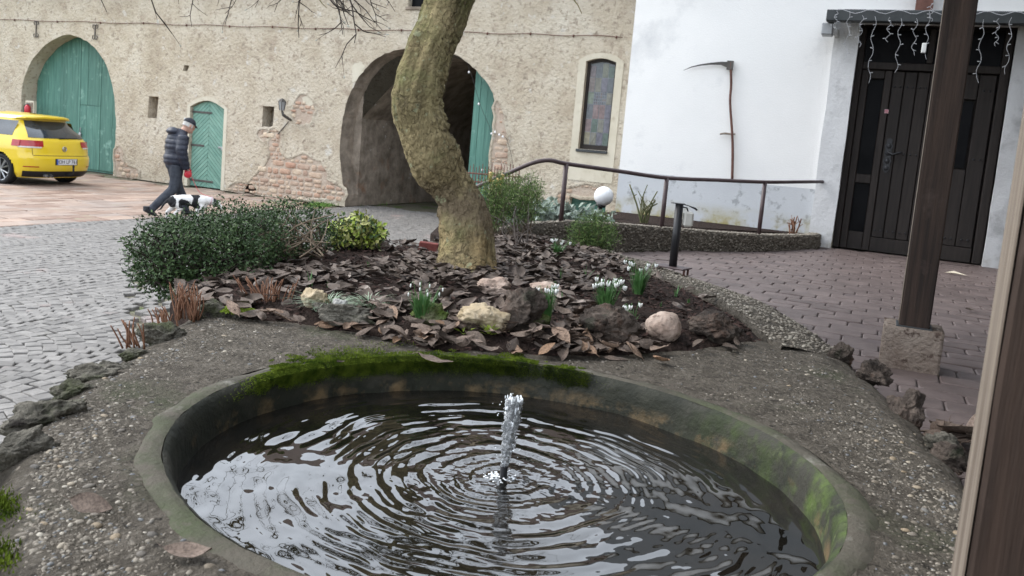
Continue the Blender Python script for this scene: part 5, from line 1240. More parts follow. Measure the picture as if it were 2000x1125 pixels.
# ================================================================ TIMBER POSTS AND ROOF
def post(label, x0, y0, sz, zb, zt, blk):
    t = thing('timber_post', (x0+sz/2, y0+sz/2, TZ), label, 'post', 'timber posts of the arcade')
    q = MB(); rows = []; ch_ = .006
    prof = [(ch_, 0), (sz-ch_, 0), (sz, ch_), (sz, sz-ch_), (sz-ch_, sz), (ch_, sz), (0, sz-ch_), (0, ch_)]
    for k in range(31):
        z = zb+(zt-zb)*k/30; rows.append([(x0+a+.0022*fbm((a*9, b*9, z*5), 2), y0+b+.0022*fbm((a*9+5, b*9, z*5), 2), z) for a, b in prof])
    q.grid(rows, closed_u=True); q.build('shaft', 'post_wood', t)
    q = MB(); q.grid([[(x0-.0025, y0+ch_, z), (x0-.0025, y0+sz*.97, z)] for z in (zb+.01, zt)]); q.build('lit_face', 'weathered_and_lit_wood', t)  # paler sheet on the left side: light falling there is put into the colour
    if blk:
        bx0, bx1, by0, by1 = blk; q = MB(); bm = bmesh.new(); bmesh.ops.create_cube(bm, size=1); bmesh.ops.subdivide_edges(bm, edges=bm.edges[:], cuts=14, use_grid_fill=True)
        for v in bm.verts:
            n = fbm((v.co.x*5, v.co.y*5, v.co.z*5), 4); e = max(abs(v.co.x), abs(v.co.y)); pit = .05*max(0, fbm((v.co.x*16, v.co.y*16, v.co.z*16), 2)-.05) if v.co.z < .15 else .01*n
            v.co = Vector((v.co.x*(1-pit-.012*n), v.co.y*(1-pit-.012*n), v.co.z*(1-.01*n)))
        q.bm(bm, Matrix.Translation(((bx0+bx1)/2, (by0+by1)/2, (TZ+zb-.012)/2)) @ Matrix.Diagonal((bx1-bx0, by1-by0, zb-.012-TZ+.02, 1)) if False else Matrix.Translation(((bx0+bx1)/2, (by0+by1)/2, TZ-.01+(zb-.012-TZ+.02)/2)) @ Matrix.Diagonal((bx1-bx0, by1-by0, zb-.012-TZ+.02, 1)))
        q.build('concrete_block', 'block', t, True)
        part_box('base_plate', 'slate_board', t, x0-.012, y0-.012, zb-.014, x0+sz+.012, y0+sz+.012, zb+.003, b=.002)
    return t
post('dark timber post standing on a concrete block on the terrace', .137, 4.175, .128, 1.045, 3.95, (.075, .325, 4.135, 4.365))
r1, r2 = ray(1893, 1100), ray(1863, 1100); k1, k2 = r1.x/r1.y, r2.x/r2.y; FS = .14; FY = FS*k2/(k1-k2)
post('foreground timber post cut by right border of picture', k1*FY, FY, FS, TZ+.0, 3.95, None)
rf = thing('arcade_roof', (2.4, 3.5, 4.0), 'dark timber arcade roof above terrace and camera', 'roof')
q = MB(); q.box(.05, -3.0, 3.95, .32, 8.4, 4.12, .01); q.build('wall_plate', 'under_roof', rf)
q = MB(); q.grid([[(-.25, -3.0, 4.10), (-.25, 8.4, 4.10)], [(5.5, -3, 6.2), (5.5, 8.4, 6.2)]]); q.grid([[(-.25, -3.0, 4.06), (-.25, 8.4, 4.06)], [(5.5, -3, 6.12), (5.5, 8.4, 6.12)]]); q.build('roof_deck', 'under_roof', rf)
for k in range(12): y = -2.6+k*.95; q = MB(); q.prism([(-.2, y, 4.075), (5.4, y, 6.08), (5.4, y, 5.96), (-.2, y, 3.955)], (0, .1, 0)); q.build('rafter', 'under_roof', rf)
wing = thing('unseen_wing', (5.5, 3, 0), 'unseen added wing closing the terrace behind the arcade', 'building')  # out of view, added for its shade on the terrace and its reflection
q = MB(); q.box(5.5, -6, 0, 9, YW-.01, 6); q.build('wall', 'white_render', wing)
# ================================================================ HANDRAIL, LAMPS, SMALL THINGS
hr = thing('handrail', (-1.6, 8, 1.0), 'brown steel handrail on posts above curved planter, sloping down at left', 'handrail')
def pl_at(px_):  # planter top under a photo column
    best = min(PT, key=lambda p: abs(proj(p)[0]-px_)); return Vector(best)
posts_ = []
for a, ty in ((1099, 320), (1298, 348), (1488, 356)):
    b = pl_at(a); n_ = inward(min(range(80), key=lambda k: (Vector(PT[k])-b).length)); b = b+n_*.06; r = ray(a+10, ty); t = math.hypot(b.x, b.y)/math.hypot(r.x, r.y); zt_ = CAMZ+r.z*t; posts_.append(Vector((b.x, b.y, zt_)))
    q = MB(); q.tube([(b.x, b.y, b.z-.05), (b.x, b.y, zt_)], .021, 10); q.build('post', 'rail_metal', hr, True)
p1, p2, p3 = posts_
e0 = p1+(p1-p2).normalized()*.26; e0.z = p1.z+.025
lo = ond(900, 378, proj(e0)[2]+.25); wallp = ony(1610, 355, YW-.01)
pp, rr2 = crv([lo, (lo*.5+e0*.5), e0-(e0-lo).normalized()*.10, e0+(p1-e0)*.3, p1, (p1+p2)/2, p2, (p2+p3)/2, p3, p3+(wallp-p3)*.6, wallp], [.022]*11, 60); q = MB(); q.tube(pp, .0185, 12); q.build('rail', 'rail_metal', hr, True)
# globe lamp
gl_ = ond(1179, 383, 9.3); gb = Vector((gl_.x-.06, gl_.y+.0, .95)); lamp = thing('globe_lamp', tuple(gb), 'white globe garden lamp on a short tilted black stem', 'lamp')
gR = 19*9.3/F; q = MB(); q.ell(gl_, (gR, gR, gR), 28, 18); q.build('globe', 'globe', lamp, True)
q = MB(); ax_ = (gl_-gb).normalized(); q.tube([gb, gl_-ax_*gR*.98], .028, 10); q.tube([gl_-ax_*gR*1.12, gl_-ax_*gR*.88], .055, 12); q.build('stem', 'black_metal', lamp, True)
# black column with socket box
cb = Vector((-1.20, 5.36, 0)); cb.z = .99; tall = thing('power_column', tuple(cb), 'black metal column with cream box on a footed plate by the curb', 'column')
tp = ond(1336, 398, proj(cb)[2]); H = tp.z-cb.z
q = MB(); q.tube([cb+Vector((0, 0, .02)), Vector((cb.x, cb.y, cb.z+H))], .026, 18); q.build('tube', 'black_metal', tall, True)
q = MB(); q.box(-.105, -.075, .016, .105, .075, .026, .003); o = q.build('base_plate', 'rail_metal', tall); o.location = (0, 0, 0); o.rotation_euler = (0, 0, -.2)
for a, b in ((-.09, -.06), (.09, -.06), (.09, .06), (-.09, .06)): q = MB(); q.tube([(cb.x+a, cb.y+b, cb.z-.03), (cb.x+a, cb.y+b, cb.z+.018)], .007, 8); q.build('foot', 'rust', tall)
q = MB(); q.prism([(cb.x-.05, cb.y-.03, cb.z+H), (cb.x+.03, cb.y-.03, cb.z+H+.0), (cb.x+.03, cb.y+.03, cb.z+H), (cb.x-.05, cb.y+.03, cb.z+H)], (0, 0, .004)); q.build('cap', 'black_metal', tall)
q = MB(); rgt = Vector((cr.x, cr.y, 0)).normalized(); b0 = Vector((cb.x, cb.y, cb.z+H))
bc = b0+rgt*.065-Vector((0, 0, .095)); q.box(-.032, -.03, -.05, .032, .03, .05, .012); o = q.build('socket_box', 'cream_plastic', tall); o.location = bc-tall.location; o.rotation_euler = (0, 0, math.atan2(rgt.y, rgt.x))
q = MB(); q.tube([b0+rgt*.02, b0+rgt*.06-Vector((0, 0, .008)), b0+rgt*.105-Vector((0, 0, .022)), b0+rgt*.118-Vector((0, 0, .032))], [.003, .003, .007, .006], 6); q.tube([b0+rgt*.026-Vector((0, 0, .02)), b0+rgt*.05-Vector((0, 0, .022)), b0+rgt*.06-Vector((0, 0, .045))], .005, 6); q.build('cable', 'black_metal', tall, True)
# scythe on the house wall
sy = thing('scythe', tuple(ony(1430, 350, YW-.05)), 'old scythe hung on the white wall with rusty handle and dark blade', 'scythe')
S = lambda a, b, y=YW-.045: ony(a, b, y)
pp, rr2 = crv([S(1427, 122), S(1428, 165), S(1426, 200), S(1430, 260), S(1431, 300), S(1430, 350)], [.016, .015, .014, .015, .016, .016], 30); q = MB(); q.tube(pp, rr2, 10); q.build('snath', 'rust', sy, True)
q = MB(); pp, rr2 = crv([S(1406, 262), S(1416, 260.5), S(1428, 262), S(1436, 262)], [.009, .013, .010, .012], 12); q.tube(pp, rr2, 8); q.build('grip', 'weathered_and_lit_wood', sy, True)
q = MB(); up = [(1335, 137), (1350, 130), (1368, 125.5), (1388, 122.5), (1408, 120.5), (1426, 121)]; dn_ = [(1335, 137.6), (1350, 132), (1368, 128.4), (1388, 126.4), (1408, 126.8), (1422, 133)]
q.prism([S(a, b) for a, b in up]+[S(a, b) for a, b in reversed(dn_)], (0, .004, 0)); q.build('blade', 'iron', sy)
q = MB(); q.box(*(S(1421, 136)-Vector((.012, .015, 0))), *(S(1433, 119)+Vector((.0, .02, 0)))); q.build('ferrule', 'iron', sy)
# wall lantern
lt = ony(551, 207, YB-.28); lan = thing('wall_lantern', tuple(ony(553, 240, YB)), 'old glass wall lantern beside small niche on the barn', 'lantern')
q = MB(); n6 = 6; ring = lambda r, z: [(lt.x+r*math.cos(i*math.pi/3), lt.y+r*math.sin(i*math.pi/3), lt.z+z) for i in range(6)]
q.grid([ring(.055, -.10), ring(.085, .09)], closed_u=True); q.poly(ring(.055, -.10)); q.build('glass', 'grey_metal', lan)
q = MB(); q.grid([ring(.10, .09), ring(.065, .14), ring(.015, .17)], closed_u=True)
for i in range(6): q.tube([ring(.057, -.10)[i], ring(.087, .09)[i]], .007, 5)
q.build('frame', 'iron', lan)
q = MB(); q.tube([(lt.x, lt.y, lt.z-.10), (lt.x+.02, lt.y+.03, lt.z-.2), (lt.x+.05, YB-.02, lt.z-.30)], [.022, .035, .03], 8); q.tube([(lt.x, YB-.03, lt.z-.34), (lt.x-.3, YB-.02, lt.z-.65)], .012, 6); q.build('bracket', 'iron', lan)
# iron wall ties and the wall cable
for (a, b, y0_, y1_, lb) in ((71, 71, 42, 72, 'left scrolled iron wall tie above the arched gate'), (186, 186, 49, 76, 'right scrolled iron wall tie above the arched gate')):
    t = thing('wall_tie', tuple(ony(a, y1_, YB)), lb, 'wall tie', 'scrolled iron wall ties'); p0, p1_ = ony(a, y0_, YB-.02), ony(b-1, y1_, YB-.02); q = MB(); q.tube([p0, p1_], .014, 6); q.build('bar', 'iron', t)
    for p_, sg in ((p0, 1), (p1_, -1)):
        for sd_ in (-1, 1): q = MB(); q.tube([p_+Vector((sd_*.045*(1-math.cos(k*.55)), 0, sg*(-.04+.05*math.sin(k*.55)))) for k in range(9)], .010, 5); q.build('scroll', 'iron', t)
q = MB(); pp = [ony(a, b, YB-.018)+Vector((0, 0, .012*math.sin(a*.05))) for a, b in [(k, 38.4+.0275*k) for k in range(-20, 1221, 12)]]; q.tube(pp, .007, 5)
for k in range(4, len(pp), 7): q.box(pp[k].x-.012, YB-.03, pp[k].z-.03, pp[k].x+.012, YB-.002, pp[k].z+.02)
tag(q.build('wall_cable', 'rust', None, True), 'thin rusty cable clipped level along the barn wall', 'cable')
# fire extinguisher
fx = ony(60, 213, YB-.06); fe = thing('fire_extinguisher', (fx.x, fx.y, fx.z-.25), 'red fire extinguisher in a beige wall cabinet behind car', 'extinguisher')
q = MB(); q.box(fx.x-.17, YB-.10, fx.z-.22, fx.x+.17, YB-.005, fx.z+.22, .01); q.build('cabinet', 'cream', fe)
q = MB(); q.box(fx.x-.13, YB-.105, fx.z-.19, fx.x+.14, YB-.101, fx.z+.18); q.build('cabinet_back', 'plaster_in', fe)
q = MB(); q.tube([(fx.x+.02, YB-.17, fx.z-.22), (fx.x+.02, YB-.17, fx.z+.04), (fx.x+.02, YB-.17, fx.z+.09), (fx.x+.02, YB-.17, fx.z+.12)], [.075, .075, .05, .02], 14); q.build('cylinder', 'red_plastic', fe, True)
q = MB(); q.box(fx.x-.0, YB-.20, fx.z+.12, fx.x+.1, YB-.15, fx.z+.15, .006); q.tube([(fx.x+.02, YB-.18, fx.z+.13), (fx.x-.07, YB-.2, fx.z+.08), (fx.x-.08, YB-.2, fx.z-.1)], .012, 6); q.build('hose', 'black_metal', fe)
# string lights of the passage, low iron fence with amber glasses behind shrub
st = thing('string_lights', tuple(ony(915, 128, YB-.1)), 'string of small white bulbs hanging across right side of arch', 'string lights')
path = [ony(a, b, YB-.12) for a, b in ((912, 122), (922, 150), (932, 185), (942, 215), (955, 245), (960, 260), (974, 262), (983, 266), (992, 278), (1000, 330), (968, 352))]; q = MB(); pp, rr2 = crv(path, [.004]*len(path), 60); q.tube(pp, .004, 4); q.build('cable', 'black_metal', st)
for a, b in ((916, 141), (935, 203), (960, 261), (967, 258), (975, 263), (982, 267), (942, 332)): q = MB(); c = ony(a, b, YB-.13); q.ell(c, (.022, .022, .026), 8, 6); q.build('bulb', 'globe', st, True)
fn_ = thing('picket_fence', tuple(ony(970, 365, 12.5)), 'low rusty iron picket fence at foot of the arch', 'fence')
for k in range(17): u = 915+k*6; b0 = ony(u, 372, 12.5); q = MB(); q.tube([b0, b0+Vector((0, 0, .42+.03*math.sin(k*2)))], [.012, .006], 5); q.build('picket', 'rust', fn_)
for v in (340, 356): q = MB(); q.tube([ony(905, v-3, 12.5), ony(1016, v+6, 12.5)], .014, 5); q.build('rail', 'rust', fn_)
for i, (a, b) in enumerate(((958, 346), (964, 362), (976, 370), (981, 350), (962, 378), (972, 358))):
    c = ond(a, b, 6.9); q = MB(); q.tube([c-Vector((0, 0, .04)), c+Vector((0, 0, .035)), c+Vector((0, 0, .045))], [.014, .018, .008], 8); o = q.build('amber_glass', 'amber', None, True); tag(o, 'small amber glass ornament hanging in the feathery shrub', 'ornament', 'amber ornaments in the feathery shrub')
# icicle lights at the canopy board
ic = thing('icicle_lights', (0, YW-.44, DT+.2), 'white icicle fairy lights hanging from canopy board over the door', 'fairy lights'); ir = random.Random(2); yI = YW-.445
for (a, y0_, y1_) in ((1634, 22, 62), (1660, 22, 118), (1684, 30, 92), (1709, 32, 162), (1738, 34, 82), (1760, 36, 142), (1790, 36, 108), (1815, 22, 116), (1822, 0, 42), (1892, 40, 108), (1921, 38, 162), (1951, 36, 90), (1976, 34, 145)):
    n = 9; pts = []
    for k in range(n+1):
        v = y0_+(y1_-y0_)*k/n; p_ = ony(a-.105*(v-y0_)+(4*math.sin(k*1.7+a) if k else 0), v, yI); pts.append(p_)
    q = MB(); pp, rr2 = crv(pts, [.0035]*(n+1), 34); q.tube(pp, .0023, 5, False)
    for k in range(4, 34, 6): d = Vector((ir.choice((-1, 1))*.03, 0, ir.uniform(-.02, .012))); q.tube([pp[k], pp[k]+d*.5, pp[k]+d], [.002, .0035, .004], 6)
    q.build('strand', 'wire_white', ic, True)
q = MB(); q.tube([ony(a, 22+.012*(a-1634)+4*math.sin(a*.11), yI) for a in range(1634, 2010, 12)], .0035, 5, False); q.build('lead_wire', 'wire_white', ic, True)
q = MB(); c = ony(1804, 94, yI); q.box(c.x-.02, yI-.02, c.z-.05, c.x+.025, yI+.02, c.z+.05, .006); q.build('driver_box', 'white_plastic', ic)
# ================================================================ CAR
RA = Vector((-16.62, 12.08, 0)); HD = Vector((-.9915, -.13, 0)).normalized(); LD = Vector((HD.y*-1, HD.x, 0))   # heading, left side
car = thing('yellow_car', (RA.x, RA.y, 0), 'yellow hatchback parked in front of the green arched gate', 'car')
AX = .80                                           # rear axle ahead of the bumper
def K(x, y, z): p = RA+HD*(x-AX)+LD*y; return Vector((p.x, p.y, z))
def interp(tab, v):
    if v <= tab[0][0]: return tab[0][1]
    for (a, b), (c, d) in zip(tab, tab[1:]):
        if v <= c: t = (v-a)/(c-a); t = t*t*(3-2*t)*.5+t*.5; return b+(d-b)*t
    return tab[-1][1]
WID = [(.18, .80), (.28, .86), (.55, .893), (.78, .893), (.93, .865), (.98, .835), (1.36, .655), (1.42, .60), (1.46, .46), (1.485, .0)]
XR = [(.18, .12), (.28, .04), (.42, .0), (.60, .0), (.66, .035), (.80, .05), (.95, .085), (.985, .12), (1.34, .46), (1.365, .475), (1.375, .34), (1.43, .31), (1.455, .38), (1.485, .9)]
def rear(t, z):            # t -1..1 across the back
    w_ = interp(WID, z); x = interp(XR, z)+.27*(1-math.sqrt(max(0, 1-abs(t)**3.6)))+.05*t*t; return K(x, w_*t, z)
def front_taper(x): return 1 if x < 3.2 else max(.74, 1-.26*((x-3.2)/1.0)**2)
def topz(x): return interp([(0, 1.485), (.9, 1.485), (1.6, 1.48), (2.2, 1.42), (2.95, 1.02), (3.3, .98), (4.0, .80), (4.2, .62)], x)
def side(x, z, sg):
    zt = topz(x); s = zt/1.485; zz = .18+(z-.18)*(zt-.18)/(1.485-.18) if x > 1.6 else z
    zl = z; w_ = interp(WID, zl)*front_taper(x); return K(x, sg*w_, zz)
ZS = [.18, .22, .28, .35, .42, .50, .56, .60, .66, .72, .78, .84, .90, .95, .985, 1.03, 1.10, 1.18, 1.26, 1.33, 1.36, 1.375, 1.40, 1.43, 1.45, 1.465, 1.478]
q = MB(); TS = [math.sin(math.pi/2*k/14) for k in range(-14, 15)]
q.grid([[rear(t, z) for t in TS] for z in ZS])
def arch_cut(x, z): return min(math.hypot(x-AX, z-.315), math.hypot(x-AX-2.58, z-.315)) < .355
for sg in (-1, 1):
    prev = None
    XS = [None]+[k*.045 for k in range(8, 93)]
    def sp_(x, z): 
        x0 = interp(XR, z)+.32
        return side(max(x, x0), z, sg)
    zs2 = sorted(set(ZS+[.315+.0355*k for k in range(-3, 11)]))
    for a in range(len(XS)-1):
        for zi in range(len(zs2)-1):
            z0, z1 = zs2[zi], zs2[zi+1]; xa = XS[a] if XS[a] is not None else -1; xb = XS[a+1]
            if arch_cut((max(xa, .3)+xb)/2, (z0+z1)/2): continue
            q.quad(sp_(xa, z0), sp_(xb, z0), sp_(xb, z1), sp_(xa, z1))
# roof, bonnet and nose close the shell
for k in range(8, 92):
    xa, xb = k*.045, (k+1)*.045; L_ = []
    for t0, t1 in zip([-1, -.6, -.2, .2, .6], [-.6, -.2, .2, .6, 1]):
        def rp(x, t): a = side(max(x, .9 if x < .9 else x), 1.478, 1); b = side(max(x, .9 if x < .9 else x), 1.478, -1); m_ = (a+b)/2+(a-b)/2*t; return m_+Vector((0, 0, .012*(1-t*t)))
        if xb > .86: q.quad(rp(xa, t0), rp(xb, t0), rp(xb, t1), rp(xa, t1))
L_ = [side(4.14, z, 1) for z in ZS]+[side(4.14, z, -1) for z in reversed(ZS)]; q.poly(L_)
L2 = []
for t in TS: L2.append(rear(t, 1.478))
q.poly(L2+[side(.9, 1.478, 1), side(.9, 1.478, -1)])
body = q.build('body', 'car_paint', car, True, fix=True)
for p_ in body.data.polygons: p_.use_smooth = True
under = MB(); under.box(.35, -.8, .2, 3.9, .8, .5); under.v = [tuple(K(*v)) for v in under.v]; under.build('underbody', 'car_black', car)
def patch(fn, us, vs, off, name, m_, par=car, smooth=True):
    """panel lifted off the shell along its normal"""
    G_ = [[fn(u, v) for u in us] for v in vs]; ctr = K(1.5, 0, .7); out = []
    for i, r in enumerate(G_):
        row = []
        for j, p in enumerate(r):
            a = r[min(j+1, len(r)-1)]-r[max(j-1, 0)]; b = G_[min(i+1, len(G_)-1)][j]-G_[max(i-1, 0)][j]; n = a.cross(b); n = n.normalized() if n.length > 1e-9 else Vector((0, 0, 1))
            if n.dot(p-ctr) < 0: n = -n
            row.append(p+n*off)
        out.append(row)
    q = MB(); q.grid(out); return q.build(name, m_, par, smooth)
lin = lambda a, b, n: [a+(b-a)*k/n for k in range(n+1)]
patch(lambda t, z: rear(t*(1-.05*(z-1)/.35), z), lin(-.86, .86, 18), lin(1.0, 1.335, 8), .006, 'rear_window', 'car_glass')
patch(rear, lin(-.90, .90, 16), lin(1.372, 1.40, 2), .012, 'spoiler_edge', 'car_paint')
patch(rear, lin(-.97, .97, 18), lin(.20, .325, 3), .008, 'diffuser', 'car_black')
for sg, nm in ((1, 'taillight'), (-1, 'taillight')):
    tl = patch(lambda t, z: rear(sg*t, z), lin(.56, .995, 12), lin(.825, .945, 4), .010, nm, 'tail_red')
    patch(lambda t, z: rear(sg*t, z), lin(.60, .995, 10), lin(.796, .823, 2), .010, 'reversing_lens', 'tail_clear', tl)
    patch(lambda t, z: side(.30+t, z, sg), lin(0, .20, 4), lin(.815, .945, 4), .008, 'lens_side', 'tail_red', tl)
    patch(lambda t, z: rear(sg*t, z), lin(.70, .97, 6), lin(.405, .425, 1), .008, 'reflector', 'tail_red')
    patch(lambda t, z: side(t, z, sg), lin(.55, 1.15, 8), lin(1.02, 1.32, 5), .005, 'side_window', 'car_glass'); patch(lambda t, z: side(t, z, sg), lin(1.25, 2.35, 8), lin(1.0, 1.35, 5), .005, 'side_window', 'car_glass')
# tailgate seams
for a, b, z0, z1 in ((-.80, .80, .640, .650),): patch(rear, lin(a, b, 14), [z0, z1], .004, 'tailgate_seam', 'car_black')
for sg in (-1, 1): patch(lambda t, z: rear(sg*t, z), [.795, .803], lin(.65, .80, 3), .004, 'tailgate_seam', 'car_black')
pl_ = patch(rear, lin(-.36, .30, 6), [.456, .588], .006, 'plate_recess', 'car_black'); pl_ = patch(rear, lin(-.33, .27, 6), [.464, .580], .012, 'number_plate', 'plate_white')
patch(rear, lin(.225, .27, 1), [.466, .578], .014, 'plate_band', 'plate_blue', pl_)
def flat_text(body_, size, org, xd, yd, name, m_, par):
    cu = bpy.data.curves.new('t', 'FONT'); cu.body = body_; cu.size = size; cu.align_x = 'CENTER'; cu.align_y = 'CENTER'; cu.extrude = .001
    o = bpy.data.objects.new('t', cu); COL.objects.link(o); dg = bpy.context.evaluated_depsgraph_get(); me = bpy.data.meshes.new_from_object(o.evaluated_get(dg)); bpy.data.objects.remove(o)
    zd = xd.cross(yd)
    for v in me.vertices: v.co = org+xd*v.co.x+yd*v.co.y+zd*v.co.z
    me.materials.clear(); return place(name, me, m_, par)
# seen from behind, image right = the car's right side
xr_ = -LD; flat_text('OH LP 761', .108, rear(-.055, .522)-HD*.017, xr_, Vector((0, 0, 1)), 'plate_letters', 'plate_ink', pl_)
ec = rear(0, .79)-HD*.012; em = MB(); em.tube([ec+xr_*.052*math.cos(k*.3142)+Vector((0, 0, .052*math.sin(k*.3142))) for k in range(21)], .007, 6, False)
for pts in (((-.024, .038), (0, -.002), (.024, .038)), ((-.040, .018), (-.020, -.036), (0, -.004), (.020, -.036), (.040, .018))): em.tube([ec+xr_*a+Vector((0, 0, b)) for a, b in pts], .006, 6)
em.build('emblem', 'chrome', car, True)
for dy in (.36, .46): q = MB(); q.tube([K(.08, dy, .235), K(-.025, dy, .235)], .034, 12, False); q.tube([K(.05, dy, .235), K(.045, dy, .235)], .03, 12); q.build('exhaust', 'chrome', car, True)
q = MB(); q.tube([K(.25, -.1, .24), K(.02, -.1, .24), K(-.08, -.1, .26), K(-.11, -.1, .34), K(-.11, -.1, .42)], [.03, .03, .026, .02, .018], 10); q.ell(K(-.11, -.1, .44), (.027, .027, .03), 10, 8); q.build('tow_bar', 'car_black', car, True)
q = MB(); q.tube([rear(.08, 1.005)-HD*.014, rear(-.25, 1.015)-HD*.016, rear(-.55, 1.02)-HD*.012], [.014, .010, .006], 6); q.build('wiper', 'car_black', car)
for wx in (AX, AX+2.58):
    for sg in (-1, 1):
        c = K(wx, sg*.775, .315); wq = MB(); rows = []
        for r_, o_ in ((.235, .10), (.27, .115), (.305, .105), (.318, .07), (.318, -.07), (.30, -.10), (.2, -.1)): rows.append([c+HD*r_*math.cos(k*math.pi/18)+Vector((0, 0, r_*math.sin(k*math.pi/18)))+LD*sg*o_ for k in range(36)])
        wq.grid(rows, closed_u=True); wh = wq.build('wheel', 'tyre', car, True)
        rq = MB(); 
        for k in range(5):
            for dlt in (-.14, .14):
                a = k*2*math.pi/5+dlt; a2 = k*2*math.pi/5+dlt*2.0; d1 = HD*math.cos(a)+Vector((0, 0, math.sin(a))); d2_ = HD*math.cos(a2)+Vector((0, 0, math.sin(a2))); rq.tube([c+d1*.03+LD*sg*.085, c+d2_*.232+LD*sg*.095], [.022, .026], 6, True, .6)
        rows = [[c+HD*r_*math.cos(k*math.pi/18)+Vector((0, 0, r_*math.sin(k*math.pi/18)))+LD*sg*o_ for k in range(36)] for r_, o_ in ((.236, .10), (.222, .095), (.215, .02))]; rq.grid(rows, closed_u=True); rq.tube([c+LD*sg*.07, c+LD*sg*.10], .05, 12); rq.build('rim', 'rim_alloy', wh, False)
        dk = MB(); dk.poly([c+HD*.216*math.cos(k*math.pi/12)+Vector((0, 0, .216*math.sin(k*math.pi/12)))+LD*sg*.02 for k in range(24)]); dk.build('brake_disc', 'car_black', wh)
        # arch liner
        al = MB(); al.grid([[K(wx+.36*math.cos(k*math.pi/16), sg*y_, .315+.36*math.sin(k*math.pi/16)) for k in range(-2, 19)] for y_ in (.885, .55)]); al.build('arch_liner', 'car_black', car, True)
# ================================================================ PERSON
vd = Vector((-10.95, 10.2, 0)).normalized(); rt = Vector((-vd.y*-1, vd.x*-1, 0)); rt = Vector((vd.y, -vd.x, 0))
fw = (rt*.93+vd*.36).normalized(); lf = Vector((-fw.y, fw.x, 0)); RF = onz(296, 423, 0); B0 = RF+fw*.36-lf*.02
def H(f, l, z): p = B0+fw*f+lf*l; return Vector((p.x, p.y, z))
per = thing('person', tuple(H(0, 0, 0)), 'person in dark blue puffer jacket, grey trousers and cap walking a dog', 'person')
# skin: head, neck, hands (one surface, the rest of the body is under the clothes)
hd = H(.20, 0, 1.555); fq = Matrix((fw, lf, Vector((0, 0, 1)))).transposed(); tilt = fq @ Matrix.Rotation(.42, 3, 'Y')
def hp_(f, l, z): return hd+tilt @ Vector((f, l, z))
parts = [('e', hd, (.098, .076, .118), tilt), ('e', hp_(.03, 0, -.06), (.068, .058, .07), tilt), ('e', hp_(.098, 0, -.018), (.022, .014, .026), tilt), ('e', hp_(.082, 0, -.085), (.028, .032, .022), tilt), ('e', hp_(-.005, .078, -.01), (.022, .012, .032), tilt), ('e', hp_(-.005, -.078, -.01), (.022, .012, .032), tilt),
         ('e', hp_(.088, .03, .012), (.012, .018, .010), tilt), ('e', hp_(.088, -.03, .012), (.012, .018, .010), tilt),
         ('t', [H(.05, 0, 1.36), H(.12, 0, 1.47), hp_(-.02, 0, -.05)], [.062, .056, .055]), ('t', [H(0, 0, .95), H(.0, 0, 1.2), H(.04, 0, 1.38)], [.13, .14, .09]),
         ('t', [H(.03, -.17, 1.32), H(.0, -.23, 1.08), H(.09, -.22, .84)], [.05, .042, .032]), ('t', [H(.03, .17, 1.32), H(.02, .23, 1.08), H(.12, .2, .86)], [.05, .042, .032]),
         ('t', [H(.0, .095, .88), H(.06, .10, .62), H(.10, .10, .48), H(.22, .095, .26), H(.235, .095, .12)], [.08, .07, .055, .045, .04]), ('t', [H(-.02, -.095, .88), H(-.03, -.10, .62), H(-.07, -.10, .47), H(-.28, -.095, .27), H(-.42, -.09, .13)], [.08, .07, .055, .045, .04])]
for sg, hx_, hz_ in ((-1, .10, .80), (1, .13, .82)):
    w_ = sg*.215; parts.append(('e', H(hx_, w_, hz_-.02), (.036, .018, .05), fq))
    for k in range(4): fz = hz_-.055; fx_ = hx_+.028-.019*k; parts.append(('t', [H(fx_, w_, fz), H(fx_+.012, w_-sg*.012, fz-.035), H(fx_+.002, w_-sg*.035, fz-.05+.004*k)], [.0105, .0095, .008]))
    parts.append(('t', [H(hx_+.03, w_, hz_), H(hx_+.055, w_-sg*.012, hz_-.03), H(hx_+.05, w_-sg*.025, hz_-.06)], [.011, .010, .008]))
blob('body', parts, .009, 'skin', per, 2)
jk = [('e', H(.0, 0, 1.20), (.175, .235, .26), fq), ('e', H(.03, 0, 1.33), (.15, .215, .13), fq), ('e', H(-.01, 0, .98), (.185, .225, .20), fq), ('t', [H(.06, 0, 1.38), H(.10, 0, 1.47)], [.12, .085]), ('e', H(-.07, 0, 1.44), (.10, .13, .075), fq),
      ('t', [H(.03, -.19, 1.37), H(-.02, -.265, 1.14), H(.01, -.262, 1.02), H(.085, -.235, .83)], [.10, .095, .088, .066]), ('t', [H(.03, .19, 1.37), H(.0, .265, 1.14), H(.03, .262, 1.02), H(.12, .225, .86)], [.10, .095, .088, .066])]
def quilt(co):
    z = co.z; s = abs(math.sin((z-.80)*math.pi/.085)); d = co-H(.0, 0, z); d.z = 0
    if z < .815 : return co
    n = d.normalized() if d.length > 1e-4 else Vector((0, 0, 0)); return co+n*(.013*s**.6-.008+.004*fbm((co.x*9, co.y*9, co.z*9), 2))
blob('jacket', jk, .016, 'jacket', per, 4, quilt)
tz = [('e', H(-.01, 0, .88), (.155, .185, .12), fq), ('t', [H(.0, .095, .88), H(.06, .10, .62), H(.10, .10, .48), H(.22, .095, .26), H(.235, .095, .09)], [.115, .098, .085, .07, .068]), ('t', [H(-.02, -.095, .88), H(-.03, -.10, .62), H(-.07, -.10, .47), H(-.28, -.095, .27), H(-.43, -.09, .11)], [.115, .098, .085, .07, .066])]
blob('trousers', tz, .014, 'trousers', per, 4, lambda co: co+Vector((0, 0, 0))+lf*.006*fbm((co.x*14, co.y*14, co.z*9), 2))
